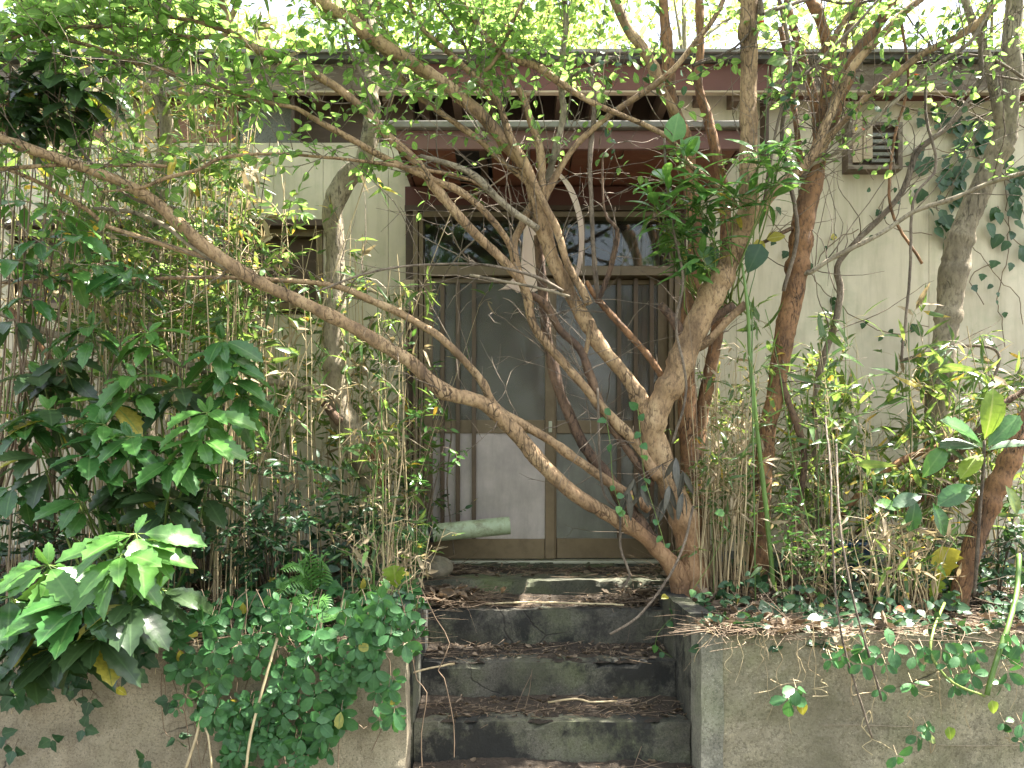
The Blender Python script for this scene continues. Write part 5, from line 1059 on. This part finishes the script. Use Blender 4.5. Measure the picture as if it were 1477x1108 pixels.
# yellow lobed leaf and odd leaves
yl = Plant('yellow_vine_leaf', tuple(W(1375, 0, 3.7).xy) + (gz(3.7, 2.1),), 'large lobed yellow leaf hanging beside the slanting trunk', 'plant')
yl.leaf(T_lob, L_yel, W(1358, 788, 3.6), (.15, -.1, -1), (0, -1, .1), .17, 1.1); yl.leaf(T_lob, L_lime, W(1352, 835, 3.6), (-.2, -.1, -1), (0, -1, .1), .09, 1.1)
yl.tw.tube([yl.base, np.array(W(1365, 800, 3.62)), np.array(W(1358, 788, 3.6))], .0025, 5); yl.finish(S_green)
fl = Geo(); cntl = 0
for (x, y, d, m) in ((262, 955, 3.08, 0), (285, 918, 3.15, 0), (168, 992, 3.1, 0), (352, 886, 3.3, 0), (505, 957, 3.05, 0), (1305, 880, 3.3, 1), (1425, 900, 3.2, 1), (905, 715, 3.8, 0), (963, 860, 3.7, 0)):
    G = Geo(); put(G, T_ov2, W(x, y, d), rv() * (1, .4, .6), rv() * .3 + np.array((0, -.8, .6)), .05, 1.1)
    where = {262: 'on the left wall below the toothed shrub', 285: 'at the left wall top beside the toothed shrub', 168: 'low under the toothed shrub', 352: 'on the bank above the creeper', 505: 'in the creeper near the steps', 1305: 'in the dark ivy left of the slanting trunk', 1425: 'in the ivy at the far right', 905: 'caught on the limb before the right door', 963: 'caught at the big trunk foot'}[x]
    tag(G.build('fallen_leaf', L_yel if m == 0 else L_red, smooth=True), ('fallen yellow leaf ' if m == 0 else 'fallen red leaf ') + where, 'leaf', 'coloured fallen leaves')
# cluster of dead drooping leaves at the trunk foot
dl = Plant('dead_leaf_cluster', tuple(W(950, 735, 3.72)), 'bunch of drooping grey dead leaves hanging at the big trunk foot', 'leaves')
M_dead = leafmat('leaf_dead_grey', (.05, .05, .04), (.12, .11, .085), (.06, .06, .05), rough=.4, tf=.1, rib=(.14, .13, .1))
for (x, y) in ((915, 690), (925, 700), (960, 715), (975, 660), (985, 680), (965, 700), (905, 705), (985, 710)):
    for k in range(4): dl.leaf(T_old, M_dead, W(x, y, 3.7), (random.gauss(0, .3), random.gauss(-.1, .2), -1), rv() * .5 + np.array((0, -1, 0)), .15 * random.uniform(.7, 1.1), .9)
    dl.tw.tube([np.array(W(955, 670, 3.78)), np.array(W(x, y, 3.7))], .002, 4)
dl.finish(B_vine)

# ------------------------------------------------------------------ litter
def litter(name, pts, nl, nt, ll=(.012, .05), tl=(.03, .22), wide=False):
    nl = int(nl * 1.1); nt = int(nt * 3)
    G = Geo(); H = Geo()
    for _ in range(nl):
        p = pts(); put(G, T_dry if random.random() < .45 else T_str, p, rv() * (1, 1, .22), rv() * .5 + np.array((0, 0, 1)), ll[0] + (ll[1] - ll[0]) * random.random() ** 2, random.uniform(.5, 1.4))
    for _ in range(nt):
        p = pts(); d = unit(rv() * (1, .6, .10)); L = random.uniform(*tl); m = p + d * L / 2 + rv() * .008
        H.tube([p, m, p + d * L], np.array([.0013, .0012, .0006]) * random.uniform(.5, 1.5), 4, cap=False)
    o = G.build('leaf_litter', L_dry, smooth=True, kind='stuff'); h = H.build('twig_litter', S_brown, smooth=True, kind='stuff')
def on_tread(y0, y1, z, x0=X0, x1=X1, back=1.7):
    def f():
        t = random.random() ** (1 / back); x = random.uniform(x0 + .01, x1 - .01)
        return np.array((x, y0 + (y1 - y0) * t, z + .004 + .022 * t * random.random()))
    return f
litter('', on_tread(3.32, 3.59, .44), 420, 60); litter('', on_tread(3.62, 3.89, .624), 420, 50); litter('', on_tread(3.92, 4.19, .815), 380, 70)
litter('', on_tread(4.3, 4.69, .921, -.5, .85), 420, 60); litter('', on_tread(3.02, 3.29, .25), 160, 30)
def corner(cx, cy, r, z):
    return lambda: np.array((cx + random.gauss(0, r), min(4.65, max(3.93, cy + random.gauss(0, r * .8))), z + abs(random.gauss(0, .03))))
litter('', corner(-.36, 4.05, .12, .83), 420, 90, (.04, .10), (.1, .3)); litter('', corner(.72, 4.1, .10, .83), 260, 60, (.03, .08)); litter('', corner(-.45, 4.45, .12, .93), 200, 40)
def bank(x0, x1): 
    def f():
        x = random.uniform(x0, x1); d = random.uniform(3.17, 4.7); return np.array((x, d, gz(d, x) + .01 + random.random() * .03))
    return f
litter('', bank(-3.2, -.5), 2200, 500, (.03, .09), (.1, .4)); litter('', bank(.86, 3.2), 2200, 500, (.03, .09), (.1, .4))
litter('', lambda: np.array((random.uniform(.80, 3.1), random.uniform(3.13, 3.33), .845 + random.random() * .03)), 700, 220, (.02, .08), (.06, .25))
litter('', lambda: np.array((random.uniform(-3, -.43), random.uniform(3.13, 3.33), .80 + random.random() * .03)), 500, 160, (.02, .08), (.06, .25))
litter('', lambda: np.array((random.uniform(.80, 1.15), random.uniform(3.12, 3.3), .86 + random.random() * .03)), 160, 60, (.03, .09), (.06, .2))
# humus piled at the back of each tread
def humus(y0, y1, z, x0=X0, x1=X1, h=.03):
    nx, ny = 90, 14; V = []
    for j in range(ny + 1):
        for i in range(nx + 1):
            x = x0 + .002 + (x1 - x0 - .004) * i / nx; t = j / ny; y = y0 + (y1 - y0) * t
            k = h * (t ** 1.3) * (1 + .9 * noise.noise(Vector((x * 3.1, z * 7, 0)))) * 1.1 - .006 + .007 * noise.noise(Vector((x * 22, y * 22, z))) + .006 * noise.noise(Vector((x * 60, y * 60, z)))
            V.append((x, y, z + k))
    q = [(j * (nx + 1) + i, j * (nx + 1) + i + 1, (j + 1) * (nx + 1) + i + 1, (j + 1) * (nx + 1) + i) for j in range(ny) for i in range(nx)]
    G = Geo(); G.add(V, [q]); G.build('humus', M_soil, smooth=True, kind='stuff')
humus(3.31, 3.605, .44); humus(3.61, 3.905, .624); humus(3.93, 4.205, .815); humus(4.35, 4.71, .921, -.55, .85, .025); humus(3.03, 3.305, .25)

# ------------------------------------------------------------------ trees beyond the house and across the road
def bgtree(x, y, zb, h, lab, grp, nleaf, ll, cr=2.4, lm=L_bg, trunkr=.16, z0=.35):
    pl = Plant('background_tree', (x, y, zb), lab, 'tree', grp)
    lean = random.gauss(0, .3); Q = [(x + lean * t * t + .15 * math.sin(t * 4 + x), y, zb + h * t * .95, trunkr * (1 - .8 * t)) for t in np.linspace(0, 1, 7)]
    P = spline(Q, .4); G = Geo(); G.tube(P[:, :3], P[:, 3], 8, .04); G.build('trunk', B_brown if random.random() < .5 else B_pale, pl.root, smooth=True)
    ends = []
    for _ in range(14):
        i = random.randrange(int(len(P) * z0), len(P) - 1); p = P[i, :3]; d = unit(rv() * (1, 1, .4) + np.array((0, 0, .5))); L = random.uniform(.5, 1) * cr
        m = p + d * L * .5 + rv() * .15; e = p + d * L + (0, 0, .1); S = spline([(*p, P[i, 3] * .5), (*m, .03), (*e, .01)], .3)
        G = Geo(); G.tube(S[:, :3], S[:, 3], 5); G.build('branch', B_pale, pl.root, smooth=True); ends += [S[k, :3] for k in range(len(S) // 3, len(S))]
    nc = max(40, nleaf // 35)
    for _ in range(nc):
        c = random.choice(ends) + rv() * .35
        for _k in range(35):
            p = c + rv() * (.34, .34, .2); pl.leaf(T_tiny, lm, p, rv() + np.array((0, 0, -.3)), rv() * .6 + np.array((0, 0, .8)), ll * random.uniform(.6, 1.3), 1.)
    pl.finish(None, cap=0)
LB = ['pale backlit tree beyond the roof at the far left', 'backlit tree beyond the roof over the shutter boards', 'backlit tree beyond the roof left of the awning', 'backlit tree beyond the roof above the awning', 'thin backlit tree beyond the roof above the big trunk', 'thin backlit tree beyond the roof above the brown forked tree', 'backlit tree beyond the roof at the far right', 'tall backlit tree further up the hill at the left', 'tall backlit tree further up the hill at the middle', 'tall backlit tree further up the hill at the right']
for k, (x, y, h, n, ll) in enumerate(((-8.5, 13.5, 10, 3600, .15), (-5.6, 12.6, 9.5, 3800, .14), (-2.6, 13.2, 10, 3800, .14), (.3, 12.6, 9.6, 3400, .13), (3.2, 13.4, 9.4, 1700, .13), (5.8, 12.8, 9.2, 1500, .13), (8.8, 14, 9.6, 1900, .14), (-7, 20, 12, 3200, .22), (0, 21, 12.5, 3200, .22), (7.5, 20, 11, 1800, .22))):
    zb_ = .7 + (y - 12) * .30 - .2; bgtree(x, y, zb_, h, LB[k], 'trees beyond the roof', int(n * 1.9), ll)
for k, (x, y) in enumerate(((-7.5, -9), (-1, -10.5), (6, -9.5))):
    bgtree(x, y, 0, 8.0, ['leafy tree across the road at the left', 'leafy tree across the road behind the viewer', 'leafy tree across the road at the right'][k], 'trees across the road', 2600, .26, 3.0, L_crp, .2, .15)
print('objects', len(bpy.data.objects))
